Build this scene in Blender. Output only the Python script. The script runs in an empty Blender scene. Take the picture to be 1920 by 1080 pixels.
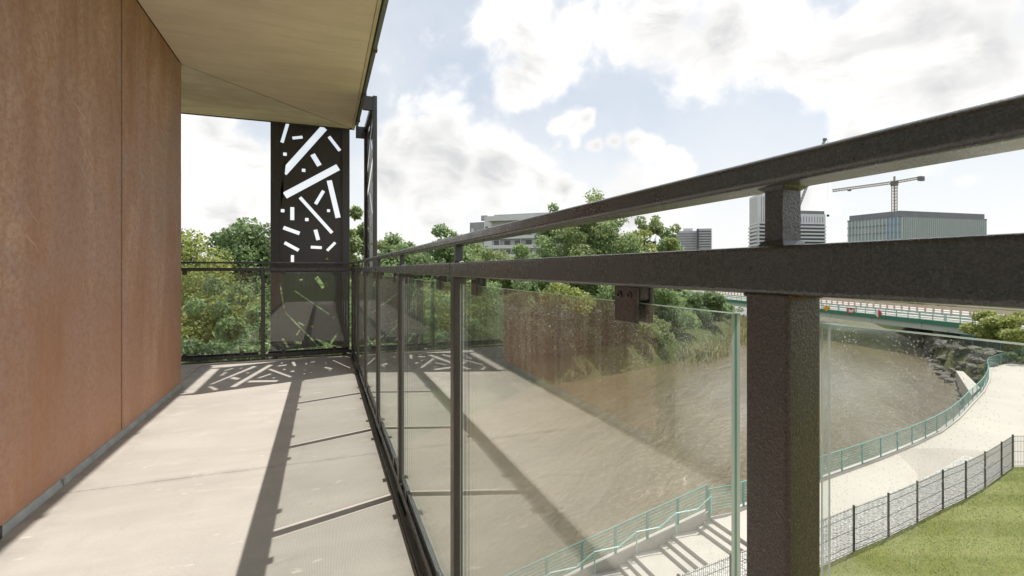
import bpy, bmesh, math, random
import numpy as np
from mathutils import Vector, Matrix

# ------------------------------------------------------------------ scene, camera, light
sc = bpy.context.scene
COL = sc.collection
EYE = 1.06                      # camera height above the balcony floor (floor is z = 0)
FPX, HORY, YAW = 930.0, 505.0, math.radians(20.8)
SA, CA = math.sin(YAW), math.cos(YAW)

cam_d = bpy.data.cameras.new('camera')
cam_d.sensor_width = 36.0
cam_d.lens = FPX / 1920 * 36.0
cam_d.shift_y = -(540 - HORY) / 1920
cam_d.clip_start = 0.02
cam_d.clip_end = 9000
cam = bpy.data.objects.new('camera', cam_d)
cam.location = (0, 0, EYE)
cam.rotation_euler = (math.radians(90), 0, -YAW)
COL.objects.link(cam)
sc.camera = cam

sc.view_settings.view_transform = 'Standard'
sc.view_settings.look = 'None'
sc.view_settings.gamma = 1
sc.view_settings.use_curve_mapping = False
sc.view_settings.exposure = 1.45
sc.cycles.use_denoising = True
sc.cycles.max_bounces = 9
sc.cycles.diffuse_bounces = 5
sc.cycles.glossy_bounces = 4
sc.cycles.transmission_bounces = 6
sc.cycles.transparent_max_bounces = 40
sc.cycles.caustics_reflective = False
sc.cycles.caustics_refractive = False
sc.cycles.sample_clamp_indirect = 6

SUN = Vector((0.53, 0.178, 1.0)).normalized()        # towards the sun
sd = bpy.data.lights.new('sun', 'SUN')
sd.energy = 2.0
sd.angle = math.radians(0.55)
sd.color = (1.0, 0.955, 0.90)
so = bpy.data.objects.new('sun', sd)
so.rotation_euler = SUN.to_track_quat('Z', 'Y').to_euler()
so.location = (20, 10, 60)
COL.objects.link(so)

def W(r, d, zrel=0.0):
    """point r metres right of and d metres in front of the lens axis, zrel above eye level"""
    return Vector((d * SA + r * CA, d * CA - r * SA, EYE + zrel))
def AT(px, d, zrel=0.0):
    return W((px - 960) / FPX * d, d, zrel)
def ONZ(px, py, zrel):
    d = FPX * -zrel / (py - HORY)
    return AT(px, d, zrel)
def RD(px, py, zrel):
    d = FPX * -zrel / (py - HORY)
    return ((px - 960) / FPX * d, d)

# ------------------------------------------------------------------ node helpers
def nd(nt, typ, ins=None, **props):
    n = nt.nodes.new(typ)
    for k, v in props.items():
        setattr(n, k, v)
    if ins:
        for k, v in ins.items():
            s = n.inputs[k]
            if isinstance(v, bpy.types.NodeSocket):
                nt.links.new(v, s)
            else:
                s.default_value = v
    return n
def mth(nt, op, a, b=None, c=None, clamp=False):
    n = nt.nodes.new('ShaderNodeMath'); n.operation = op; n.use_clamp = clamp
    for i, v in enumerate((a, b, c)):
        if v is None: continue
        if isinstance(v, bpy.types.NodeSocket): nt.links.new(v, n.inputs[i])
        else: n.inputs[i].default_value = v
    return n.outputs[0]
def mixc(nt, f, a, b, blend='MIX'):
    n = nt.nodes.new('ShaderNodeMix'); n.data_type = 'RGBA'; n.blend_type = blend
    for sock, v in ((n.inputs['Factor'], f), (n.inputs['A'], a), (n.inputs['B'], b)):
        pass
    ins = {s.identifier: s for s in n.inputs}
    for key, v in (('Factor_Float', f), ('A_Color', a), ('B_Color', b)):
        if isinstance(v, bpy.types.NodeSocket): nt.links.new(v, ins[key])
        elif key == 'Factor_Float': ins[key].default_value = v
        else: ins[key].default_value = (*v, 1) if len(v) == 3 else v
    return [s for s in n.outputs if s.identifier == 'Result_Color'][0]
def ramp(nt, fac, stops):
    n = nt.nodes.new('ShaderNodeValToRGB')
    nt.links.new(fac, n.inputs[0])
    cr = n.color_ramp
    while len(cr.elements) < len(stops): cr.elements.new(0.5)
    for e, (p, c) in zip(cr.elements, stops):
        e.position = p
        e.color = (*c, 1) if hasattr(c, '__len__') else (c, c, c, 1)
    return n.outputs[0]
def smooth(nt, v, lo, hi, a=0.0, b=1.0):
    n = nd(nt, 'ShaderNodeMapRange', {'Value': v, 'From Min': lo, 'From Max': hi, 'To Min': a, 'To Max': b})
    n.interpolation_type = 'SMOOTHSTEP'
    return n.outputs[0]
def noise(nt, vec, scale, detail=4, rough=0.55, dist=0.0):
    return nd(nt, 'ShaderNodeTexNoise', {'Vector': vec, 'Scale': scale, 'Detail': detail, 'Roughness': rough, 'Distortion': dist}).outputs['Fac']
def coords(nt, scale=(1, 1, 1), kind='Object'):
    tc = nt.nodes.new('ShaderNodeTexCoord')
    return nd(nt, 'ShaderNodeMapping', {'Vector': tc.outputs[kind], 'Scale': scale}).outputs[0]
def newmat(name):
    m = bpy.data.materials.new(name); m.use_nodes = True
    nt = m.node_tree
    b = nt.nodes['Principled BSDF']; out = nt.nodes['Material Output']
    return m, nt, b, out
def setb(nt, b, **kw):
    names = {'color': 'Base Color', 'rough': 'Roughness', 'metal': 'Metallic', 'normal': 'Normal', 'spec': 'Specular IOR Level', 'ior': 'IOR'}
    for k, v in kw.items():
        s = b.inputs[names[k]]
        if isinstance(v, bpy.types.NodeSocket): nt.links.new(v, s)
        elif k == 'color': s.default_value = (*v, 1)
        else: s.default_value = v
def bump(nt, h, strength, dist):
    return nd(nt, 'ShaderNodeBump', {'Height': h, 'Strength': strength, 'Distance': dist}).outputs[0]

# ------------------------------------------------------------------ world: physical sky with cumulus clouds
world = bpy.data.worlds.new('World'); sc.world = world; world.use_nodes = True
wt = world.node_tree; wt.nodes.clear()
sky = nd(wt, 'ShaderNodeTexSky', sky_type='NISHITA', sun_disc=False)
sky.sun_elevation = math.asin(SUN.z); sky.sun_rotation = math.atan2(SUN.x, SUN.y)
sky.air_density = 1.0; sky.dust_density = 1.6; sky.ozone_density = 1.0
wc = wt.nodes.new('ShaderNodeTexCoord').outputs['Generated']
def pdir(px, py):
    v = AT(px, 1.0, (HORY - py) / FPX) - Vector((0, 0, EYE))
    return v.normalized()
wn = nd(wt, 'ShaderNodeTexNoise', {'Vector': wc, 'Scale': 7.0, 'Detail': 3.0, 'Roughness': 0.5})
off = nd(wt, 'ShaderNodeVectorMath', {0: wn.outputs['Color'], 1: (0.5, 0.5, 0.5)}, operation='SUBTRACT').outputs[0]
off = nd(wt, 'ShaderNodeVectorMath', {0: off, 'Scale': 0.07}, operation='SCALE').outputs[0]
wd = nd(wt, 'ShaderNodeVectorMath', {0: wc, 1: off}, operation='ADD').outputs[0]
blobs = [(985, 60, 105), (1000, 130, 80), (960, 165, 55), (950, 20, 50), (1060, 50, 60),
         (1230, 50, 110), (1350, 70, 130), (1480, 60, 130), (1580, 120, 110), (1700, 60, 180), (1850, 90, 170), (1760, 150, 120),
         (760, 260, 90), (840, 290, 110), (930, 320, 110), (730, 330, 90), (1010, 330, 60), (820, 370, 120),
         (390, 250, 70), (450, 300, 90), (360, 340, 80), (430, 390, 110),
         (1045, 228, 26), (1075, 224, 30), (1105, 226, 28), (1125, 270, 30), (1155, 268, 34), (1190, 276, 36), (1220, 284, 28), (1255, 312, 36), (1285, 322, 36),
         (930, 385, 60), (1060, 370, 80), (1600, 245, 40), (1180, 390, 120), (1480, 370, 70)]
cur = None
for (bx_, by_, br) in blobs:
    c = pdir(bx_, by_)
    cs = 1.0 / math.sqrt(1 + ((bx_ - 960) / FPX) ** 2 + ((HORY - by_) / FPX) ** 2)
    dist = nd(wt, 'ShaderNodeVectorMath', {0: wd, 1: c}, operation='DISTANCE').outputs['Value']
    v = mth(wt, 'MULTIPLY_ADD', dist, -1.0 / (br / FPX * cs), 1.0)
    cur = v if cur is None else nd(wt, 'ShaderNodeMath', {0: cur, 1: v, 2: 0.35}, operation='SMOOTH_MAX').outputs[0]
# clouds elsewhere in the sky (everything outside the frame): the same kind of cumulus
sxyz = nd(wt, 'ShaderNodeSeparateXYZ', {0: wc})
gen = noise(wt, nd(wt, 'ShaderNodeMapping', {'Vector': wd, 'Scale': (1, 1, 1.6)}).outputs[0], 2.1, 3, 0.5)
gen = mth(wt, 'MULTIPLY_ADD', gen, 3.2, -1.68)
cover = nd(wt, 'ShaderNodeMath', {0: cur, 1: gen, 2: 0.2}, operation='SMOOTH_MAX').outputs[0]
fine = noise(wt, wd, 8.0, 9, 0.56)
vo1 = nd(wt, 'ShaderNodeTexVoronoi', {'Vector': wd, 'Scale': 13.0}, feature='F1').outputs['Distance']
vo2 = nd(wt, 'ShaderNodeTexVoronoi', {'Vector': wd, 'Scale': 31.0}, feature='F1').outputs['Distance']
puff = mth(wt, 'MULTIPLY_ADD', vo1, -0.34, mth(wt, 'MULTIPLY_ADD', vo2, -0.22, 0.22))
dens = mth(wt, 'ADD', puff, mth(wt, 'MULTIPLY_ADD', mth(wt, 'SUBTRACT', fine, 0.5), 1.9, mth(wt, 'SUBTRACT', cover, 0.06)))
mask = smooth(wt, dens, -0.12, 0.42)
# haze that whitens the sky towards the horizon
hz = smooth(wt, sxyz.outputs['Z'], 0.0, 0.36, 0.72, 0.0)
thin = mth(wt, 'MULTIPLY', smooth(wt, noise(wt, wc, 3.3, 5, 0.6), 0.35, 0.7), 0.45)
# soft self shading inside the clouds: thicker parts away from the sun are greyer
lay = nd(wt, 'ShaderNodeMapping', {'Vector': wd, 'Scale': (1, 1, 2.6)}).outputs[0]
low = smooth(wt, noise(wt, lay, 4.5, 6, 0.6, 0.5), 0.34, 0.66)
grad = smooth(wt, fine, 0.64, 0.36)
shade = mth(wt, 'MULTIPLY_ADD', grad, 0.45, mth(wt, 'MULTIPLY', mth(wt, 'MULTIPLY', low, smooth(wt, dens, 0.1, 0.8)), 0.75), True)
ccol = mixc(wt, shade, (4.5, 4.42, 4.28), (2.65, 2.67, 2.7))
base = mixc(wt, 0.86, sky.outputs[0], (2.35, 2.52, 2.72))
base = mixc(wt, thin, base, (3.35, 3.42, 3.5))
base = mixc(wt, hz, base, (4.0, 3.97, 3.88))
skyc = mixc(wt, mask, base, ccol)
bg = nd(wt, 'ShaderNodeBackground', {'Color': skyc, 'Strength': 0.1})
wo = wt.nodes.new('ShaderNodeOutputWorld'); wt.links.new(bg.outputs[0], wo.inputs[0])

# ------------------------------------------------------------------ materials
MAT = {}
def simple(name, col, rough=0.6, metal=0.0, var=0.15, scale=3.0, bumps=None, stretch=(1, 1, 1), spec=0.5):
    m, nt, b, out = newmat(name)
    co = coords(nt, stretch)
    f = noise(nt, co, scale, 5, 0.6)
    lo = tuple(c * (1 - var) for c in col); hi = tuple(min(1, c * (1 + var)) for c in col)
    setb(nt, b, color=ramp(nt, f, [(0.3, lo), (0.7, hi)]), rough=rough, metal=metal, spec=spec)
    if bumps:
        setb(nt, b, normal=bump(nt, noise(nt, co, bumps[0], 3, 0.6), bumps[1], bumps[2]))
    MAT[name] = m
    return m

def corten():
    m, nt, b, out = newmat('corten')
    co = coords(nt)
    st = coords(nt, (1.9, 1.9, 0.42))
    big = noise(nt, coords(nt, (1.5, 1.5, 0.9)), 1.3, 6, 0.6, 0.7)
    strk = noise(nt, st, 1.5, 8, 0.68, 0.9)
    fin = noise(nt, co, 42, 7, 0.75)
    oi = nd(nt, 'ShaderNodeObjectInfo').outputs['Random']
    c1 = ramp(nt, strk, [(0.30, (0.33, 0.175, 0.11)), (0.50, (0.47, 0.285, 0.20)), (0.70, (0.60, 0.41, 0.315))])
    c2 = mixc(nt, smooth(nt, big, 0.43, 0.58, 0.0, 0.7), c1, (0.42, 0.285, 0.235))
    c3 = mixc(nt, smooth(nt, fin, 0.40, 0.64, 0.0, 0.55), c2, (0.31, 0.14, 0.075))
    vor = nd(nt, 'ShaderNodeTexVoronoi', {'Vector': coords(nt, (1, 1, 0.4)), 'Scale': 9.0}).outputs['Distance']
    c4 = mixc(nt, smooth(nt, vor, 0.035, 0.0, 0.0, 0.35), c3, (0.55, 0.36, 0.22))
    sw = nd(nt, 'ShaderNodeTexWave', {'Vector': nd(nt, 'ShaderNodeMapping', {'Vector': co, 'Rotation': (math.radians(35), 0, 0)}).outputs[0], 'Scale': 3.0, 'Distortion': 7.0, 'Detail': 3.0, 'Detail Scale': 0.8}, bands_direction='Z').outputs['Fac']
    scr_ = mth(nt, 'MULTIPLY', smooth(nt, sw, 0.985, 1.0), smooth(nt, noise(nt, co, 2.3, 2, 0.5), 0.60, 0.66))
    c4 = mixc(nt, mth(nt, 'MULTIPLY', scr_, 0.5), c4, (0.68, 0.47, 0.34))
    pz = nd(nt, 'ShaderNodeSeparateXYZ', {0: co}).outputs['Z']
    low_bounce = mth(nt, 'MULTIPLY', smooth(nt, mth(nt, 'MULTIPLY_ADD', strk, 1.4, pz), 2.2, 0.7), 0.5)  # bounced light put into the colour, more orange towards the wall foot
    c4 = mixc(nt, low_bounce, c4, (0.49, 0.235, 0.115))
    setb(nt, b, color=c4, rough=0.72, normal=bump(nt, mth(nt, 'ADD', fin, mth(nt, 'MULTIPLY', noise(nt, co, 260, 2), 0.6)), 0.35, 0.0012), spec=0.35)
    MAT['corten'] = m
corten()

def steel(name, base=(0.052, 0.053, 0.056), rough=0.27, bs=1.0, grain=520, dist=0.0007, coat=0.35):
    m, nt, b, out = newmat(name)
    co = coords(nt)
    g = noise(nt, co, grain, 2, 0.5)
    g2 = noise(nt, co, grain * 0.35, 2, 0.5)
    h = mth(nt, 'ADD', g, mth(nt, 'MULTIPLY', g2, 0.35))
    wear = noise(nt, co, 14, 6, 0.7)
    warm = smooth(nt, noise(nt, coords(nt, (1, 1, 1)), 2.6, 3, 0.5), 0.46, 0.66, 0.0, 0.5)
    dust = smooth(nt, wear, 0.5, 0.85, 0.0, 0.20)
    col = mixc(nt, warm, base, (base[0]*1.5, base[1]*0.95, base[2]*0.75))
    col = mixc(nt, dust, col, (0.17, 0.145, 0.125))
    col = mixc(nt, smooth(nt, noise(nt, co, grain * 1.15, 1, 0.5), 0.38, 0.66), mixc(nt, 1.0, col, (0.72, 0.72, 0.72), 'MULTIPLY'), mixc(nt, 1.0, col, (1.4, 1.4, 1.4), 'MULTIPLY'))
    rust = smooth(nt, noise(nt, co, 38, 5, 0.75), 0.72, 0.78, 0.0, 0.5)
    col = mixc(nt, rust, col, (0.13, 0.075, 0.045))
    sp = smooth(nt, noise(nt, co, grain * 0.8, 1, 0.5), 0.70, 0.76, 0.0, 0.35)
    col = mixc(nt, sp, col, (0.35, 0.33, 0.30))
    setb(nt, b, color=col, rough=smooth(nt, wear, 0.3, 0.8, rough - 0.06, rough + 0.16), normal=bump(nt, h, bs, dist), spec=0.7)
    b.inputs['Coat Weight'].default_value = coat; b.inputs['Coat Roughness'].default_value = 0.12
    nt.links.new(bump(nt, h, bs, dist*0.7), b.inputs['Coat Normal'])
    MAT[name] = m
steel('steel')
steel('steel_post', (0.072, 0.060, 0.054), 0.36, 1.0, 520, 0.0007, 0.08)
steel('steel_handrail', (0.052, 0.053, 0.056), 0.26, 0.8, 520, 0.0003)
steel('steel_smooth', (0.050, 0.043, 0.040), 0.42, 0.2, 300, 0.0004)
steel('screen_steel', (0.045, 0.045, 0.048), 0.5, 0.2, 250, 0.0004)
simple('channel_paint', (0.20, 0.215, 0.24), 0.35, 0.0, 0.15, 5)
simple('rust', (0.16, 0.085, 0.05), 0.9, 0, 0.5, 220, (400, 0.5, 0.001))
simple('zinc', (0.36, 0.37, 0.36), 0.55, 0.3, 0.22, 9, None, (1, 1, 1))
simple('black', (0.012, 0.012, 0.012), 0.5)
simple('gap', (0.02, 0.018, 0.016), 0.9)

def glass():
    m, nt, b, out = newmat('glass')
    nt.nodes.remove(b)
    co = coords(nt)
    lw = nd(nt, 'ShaderNodeLayerWeight', {'Blend': 0.5}).outputs['Facing']
    fr = mth(nt, 'MULTIPLY_ADD', mth(nt, 'POWER', lw, 3.4), 0.95, 0.055)
    tr = nd(nt, 'ShaderNodeBsdfTransparent', {'Color': (0.968, 0.985, 0.976, 1)})
    gl = nd(nt, 'ShaderNodeBsdfGlossy', {'Color': (0.98, 1.0, 0.99, 1), 'Roughness': 0.003})
    mx = nd(nt, 'ShaderNodeMixShader', {0: fr, 1: tr.outputs[0], 2: gl.outputs[0]})
    # dust film and dried rain drops
    drops = nd(nt, 'ShaderNodeTexVoronoi', {'Vector': coords(nt, (1, 1, 0.7)), 'Scale': 560.0}).outputs['Distance']
    dm = smooth(nt, drops, 0.34, 0.12, 0.0, 1.0)
    runs = noise(nt, coords(nt, (60, 60, 2.0)), 1.0, 5, 0.7)
    patch = noise(nt, co, 3.2, 3, 0.5)
    pz = nd(nt, 'ShaderNodeSeparateXYZ', {0: nd(nt, 'ShaderNodeTexCoord').outputs['Object']}).outputs['Z']
    hi = smooth(nt, pz, 0.35, 0.92, 0.0, 1.0)
    dm = mth(nt, 'MULTIPLY', mth(nt, 'MULTIPLY', dm, smooth(nt, runs, 0.40, 0.60)), smooth(nt, patch, 0.35, 0.6, 0.3, 1.0))
    film = mth(nt, 'ADD', mth(nt, 'MULTIPLY', mth(nt, 'MULTIPLY', dm, hi), 0.85), mth(nt, 'MULTIPLY', smooth(nt, runs, 0.3, 0.8), 0.035))
    df = nd(nt, 'ShaderNodeBsdfDiffuse', {'Color': (0.75, 0.73, 0.68, 1)})
    tl = nd(nt, 'ShaderNodeBsdfTranslucent', {'Color': (0.75, 0.73, 0.68, 1)})
    ds = nd(nt, 'ShaderNodeMixShader', {0: 0.5, 1: df.outputs[0], 2: tl.outputs[0]})
    fin = nd(nt, 'ShaderNodeMixShader', {0: film, 1: mx.outputs[0], 2: ds.outputs[0]})
    nt.links.new(fin.outputs[0], out.inputs[0])
    MAT['glass'] = m
    m2, nt, b, out = newmat('glass_edge')
    ex = nd(nt, 'ShaderNodeSeparateXYZ', {0: nd(nt, 'ShaderNodeTexCoord').outputs['Object']}).outputs['X']
    lam = smooth(nt, mth(nt, 'ABSOLUTE', ex), 0.0010, 0.0018)
    setb(nt, b, color=mixc(nt, lam, (0.26, 0.42, 0.35), (0.78, 0.87, 0.82)), rough=0.15)
    b.inputs['Transmission Weight'].default_value = 0.55
    tl = nd(nt, 'ShaderNodeBsdfTranslucent', {'Color': mixc(nt, lam, (0.25, 0.50, 0.38), (0.80, 0.95, 0.88))})
    mx = nd(nt, 'ShaderNodeMixShader', {0: 0.5, 1: b.outputs[0], 2: tl.outputs[0]})
    nt.links.new(mx.outputs[0], out.inputs[0])
    MAT['glass_edge'] = m2
    m3, nt, b, out = newmat('glass_rim')
    ex = nd(nt, 'ShaderNodeSeparateXYZ', {0: nd(nt, 'ShaderNodeTexCoord').outputs['Object']}).outputs['X']
    rim = smooth(nt, mth(nt, 'ABSOLUTE', ex), 0.0020, 0.0036, 0.25, 0.95)
    tr = nd(nt, 'ShaderNodeBsdfTransparent', {'Color': (0.90, 0.95, 0.92, 1)})
    tl = nd(nt, 'ShaderNodeBsdfTranslucent', {'Color': (0.85, 0.9, 0.86, 1)})
    df = nd(nt, 'ShaderNodeBsdfDiffuse', {'Color': (0.85, 0.9, 0.86, 1)})
    ad = nd(nt, 'ShaderNodeMixShader', {0: 0.5, 1: tl.outputs[0], 2: df.outputs[0]})
    mx = nd(nt, 'ShaderNodeMixShader', {0: rim, 1: tr.outputs[0], 2: ad.outputs[0]})
    nt.links.new(mx.outputs[0], out.inputs[0])
    MAT['glass_rim'] = m3
glass()

def concrete(name, col, streak=(1, 1, 1), sc_=2.0, var=0.12, spots=0.0, comb=False, rough=0.85):
    m, nt, b, out = newmat(name)
    co = coords(nt)
    a = noise(nt, co, sc_, 6, 0.62)
    s = noise(nt, coords(nt, streak), 1.6, 5, 0.6, 0.6)
    f = noise(nt, co, 90, 4, 0.7)
    lo = tuple(c * (1 - var) for c in col); hi = tuple(min(1, c * (1 + var)) for c in col)
    c = ramp(nt, a, [(0.25, lo), (0.75, hi)])
    c = mixc(nt, smooth(nt, s, 0.35, 0.75, 0.0, 0.45), c, tuple(x * (1 - var * 1.6) for x in col))
    c = mixc(nt, smooth(nt, f, 0.3, 0.8, 0.0, 0.18), c, tuple(x * 0.6 for x in col))
    if spots:
        v = noise(nt, coords(nt, (1.0, 2.2, 1)), 7.5, 3, 0.5, 0.6)
        c = mixc(nt, smooth(nt, v, 0.68, 0.74, 0.0, spots), c, tuple(min(0.9, x * 1.55) for x in col))
        v2 = noise(nt, co, 13, 4, 0.6)
        c = mixc(nt, smooth(nt, v2, 0.66, 0.75, 0.0, spots * 0.6), c, tuple(x * 0.62 for x in col))
    h = f
    if comb:
        sx_ = nd(nt, 'ShaderNodeSeparateXYZ', {0: co})
        edge = mth(nt, 'MAXIMUM', smooth(nt, sx_.outputs['X'], -0.95, -1.2), smooth(nt, sx_.outputs['X'], 0.2, 0.31))
        jn = smooth(nt, mth(nt, 'ABSOLUTE', mth(nt, 'SUBTRACT', sx_.outputs['Y'], 2.95)), 0.05, 0.0)
        dirt = mth(nt, 'MULTIPLY', mth(nt, 'MAXIMUM', edge, jn), smooth(nt, noise(nt, co, 6, 6, 0.7), 0.38, 0.62))
        c = mixc(nt, mth(nt, 'MULTIPLY', dirt, 0.5), c, tuple(x * 0.55 for x in col))
        scuff = noise(nt, coords(nt, (5, 1.4, 1)), 2.2, 7, 0.7, 1.2)
        c = mixc(nt, smooth(nt, scuff, 0.56, 0.70, 0.0, 0.28), c, tuple(x * 0.72 for x in col))
        pale = noise(nt, coords(nt, (1.5, 4, 1)), 1.7, 6, 0.65, 0.8)
        c = mixc(nt, smooth(nt, pale, 0.57, 0.70, 0.0, 0.35), c, tuple(min(0.9, x * 1.22) for x in col))
        grit = nd(nt, 'ShaderNodeTexVoronoi', {'Vector': co, 'Scale': 26.0}).outputs['Distance']
        c = mixc(nt, smooth(nt, grit, 0.06, 0.03, 0.0, 0.5), c, tuple(x * 0.45 for x in col))
        w = nd(nt, 'ShaderNodeTexWave', {'Vector': co, 'Scale': 60.0, 'Distortion': 1.2, 'Detail': 2.0}, bands_direction='X').outputs['Fac']
        h = mth(nt, 'MULTIPLY_ADD', w, 0.6, f)
        c = mixc(nt, mth(nt, 'MULTIPLY', w, 0.07), c, tuple(x * 0.5 for x in col))
    setb(nt, b, color=c, rough=rough, normal=bump(nt, h, 0.35, 0.002), spec=0.3)
    MAT[name] = m
concrete('floor_concrete', (0.48, 0.443, 0.392), (0.5, 3.0, 1), 1.6, 0.13, 0.6, True)
concrete('soffit_concrete', (0.92, 0.75, 0.69), (0.7, 5.0, 1), 1.1, 0.16)
concrete('soffit_concrete_end', (0.90, 0.75, 0.69), (0.9, 6.0, 1), 2.2, 0.24)
concrete('soffit_trim', (0.72, 0.62, 0.50), (1, 4, 1), 3, 0.15)
concrete('promenade_concrete', (0.50, 0.46, 0.40), (0.2, 0.06, 1), 0.12, 0.10)
concrete('stair_concrete', (0.50, 0.465, 0.41), (0.5, 0.5, 1), 0.7, 0.10)
concrete('dark_concrete', (0.44, 0.40, 0.345), (0.2, 0.2, 1), 0.3, 0.14)
concrete('quay_concrete', (0.36, 0.34, 0.31), (0.6, 0.6, 0.1), 0.5, 0.2)
concrete('bridge_concrete', (0.48, 0.45, 0.40), (0.5, 0.5, 0.2), 0.2, 0.12)
simple('asphalt', (0.40, 0.37, 0.33), 0.9, 0, 0.15, 0.2)
simple('bridge_green', (0.05, 0.22, 0.15), 0.5, 0, 0.15, 0.4)
simple('bridge_pale', (0.52, 0.60, 0.54), 0.55, 0, 0.08, 0.2, None, (1, 1, 0.2))
simple('pale_green_steel', (0.34, 0.47, 0.43), 0.45, 0, 0.1, 2)
simple('railing_green', (0.13, 0.33, 0.28), 0.42, 0, 0.2, 3)
simple('turquoise', (0.36, 0.62, 0.58), 0.4, 0, 0.1, 3)
simple('barrier_pink', (0.50, 0.39, 0.33), 0.6, 0, 0.1, 1)
simple('fence_grey', (0.030, 0.032, 0.034), 0.5, 0, 0.2, 3)
simple('white_render', (0.74, 0.74, 0.74), 0.8, 0, 0.06, 0.3)
simple('grey_render', (0.36, 0.36, 0.37), 0.8, 0, 0.12, 0.2)
simple('light_grey_render', (0.52, 0.53, 0.55), 0.8, 0, 0.08, 0.2)
simple('dark_window', (0.09, 0.095, 0.105), 0.12, 0, 0.3, 0.4)
simple('mid_window', (0.20, 0.24, 0.27), 0.12, 0, 0.3, 0.2)
simple('office_glass', (0.43, 0.49, 0.50), 0.10, 0, 0.18, 0.08)
simple('office_blue', (0.22, 0.33, 0.45), 0.08, 0, 0.2, 0.1)
simple('roof_grey', (0.24, 0.245, 0.26), 0.7, 0, 0.1, 0.2)
simple('fin_white', (0.62, 0.65, 0.64), 0.5, 0, 0.05, 0.5)
simple('terracotta', (0.50, 0.29, 0.22), 0.8, 0, 0.1, 0.3)
simple('crane_yellow', (0.36, 0.30, 0.22), 0.6, 0, 0.1, 1)
simple('crane_grey', (0.20, 0.19, 0.18), 0.7, 0, 0.1, 1)
simple('sign_orange', (0.85, 0.36, 0.02), 0.5, 0, 0.03, 1)
simple('sign_red', (0.62, 0.04, 0.05), 0.5, 0, 0.03, 1)
simple('sign_white', (0.82, 0.82, 0.80), 0.5, 0, 0.03, 1)
simple('rock', (0.15, 0.14, 0.12), 0.9, 0, 0.45, 1.2, (6, 0.8, 0.05))
simple('pebble', (0.62, 0.60, 0.56), 0.85, 0, 0.3, 9)
simple('bark', (0.11, 0.085, 0.06), 0.95, 0, 0.35, 6, (20, 0.8, 0.02), (1, 1, 0.3))
simple('curtain', (0.62, 0.60, 0.56), 0.9, 0, 0.08, 20, None, (1, 1, 0.02))
simple('soil', (0.17, 0.135, 0.085), 0.95, 0, 0.35, 0.2)
simple('stamp_white', (0.85, 0.88, 0.87), 0.6, 0, 0.02, 1)

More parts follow.
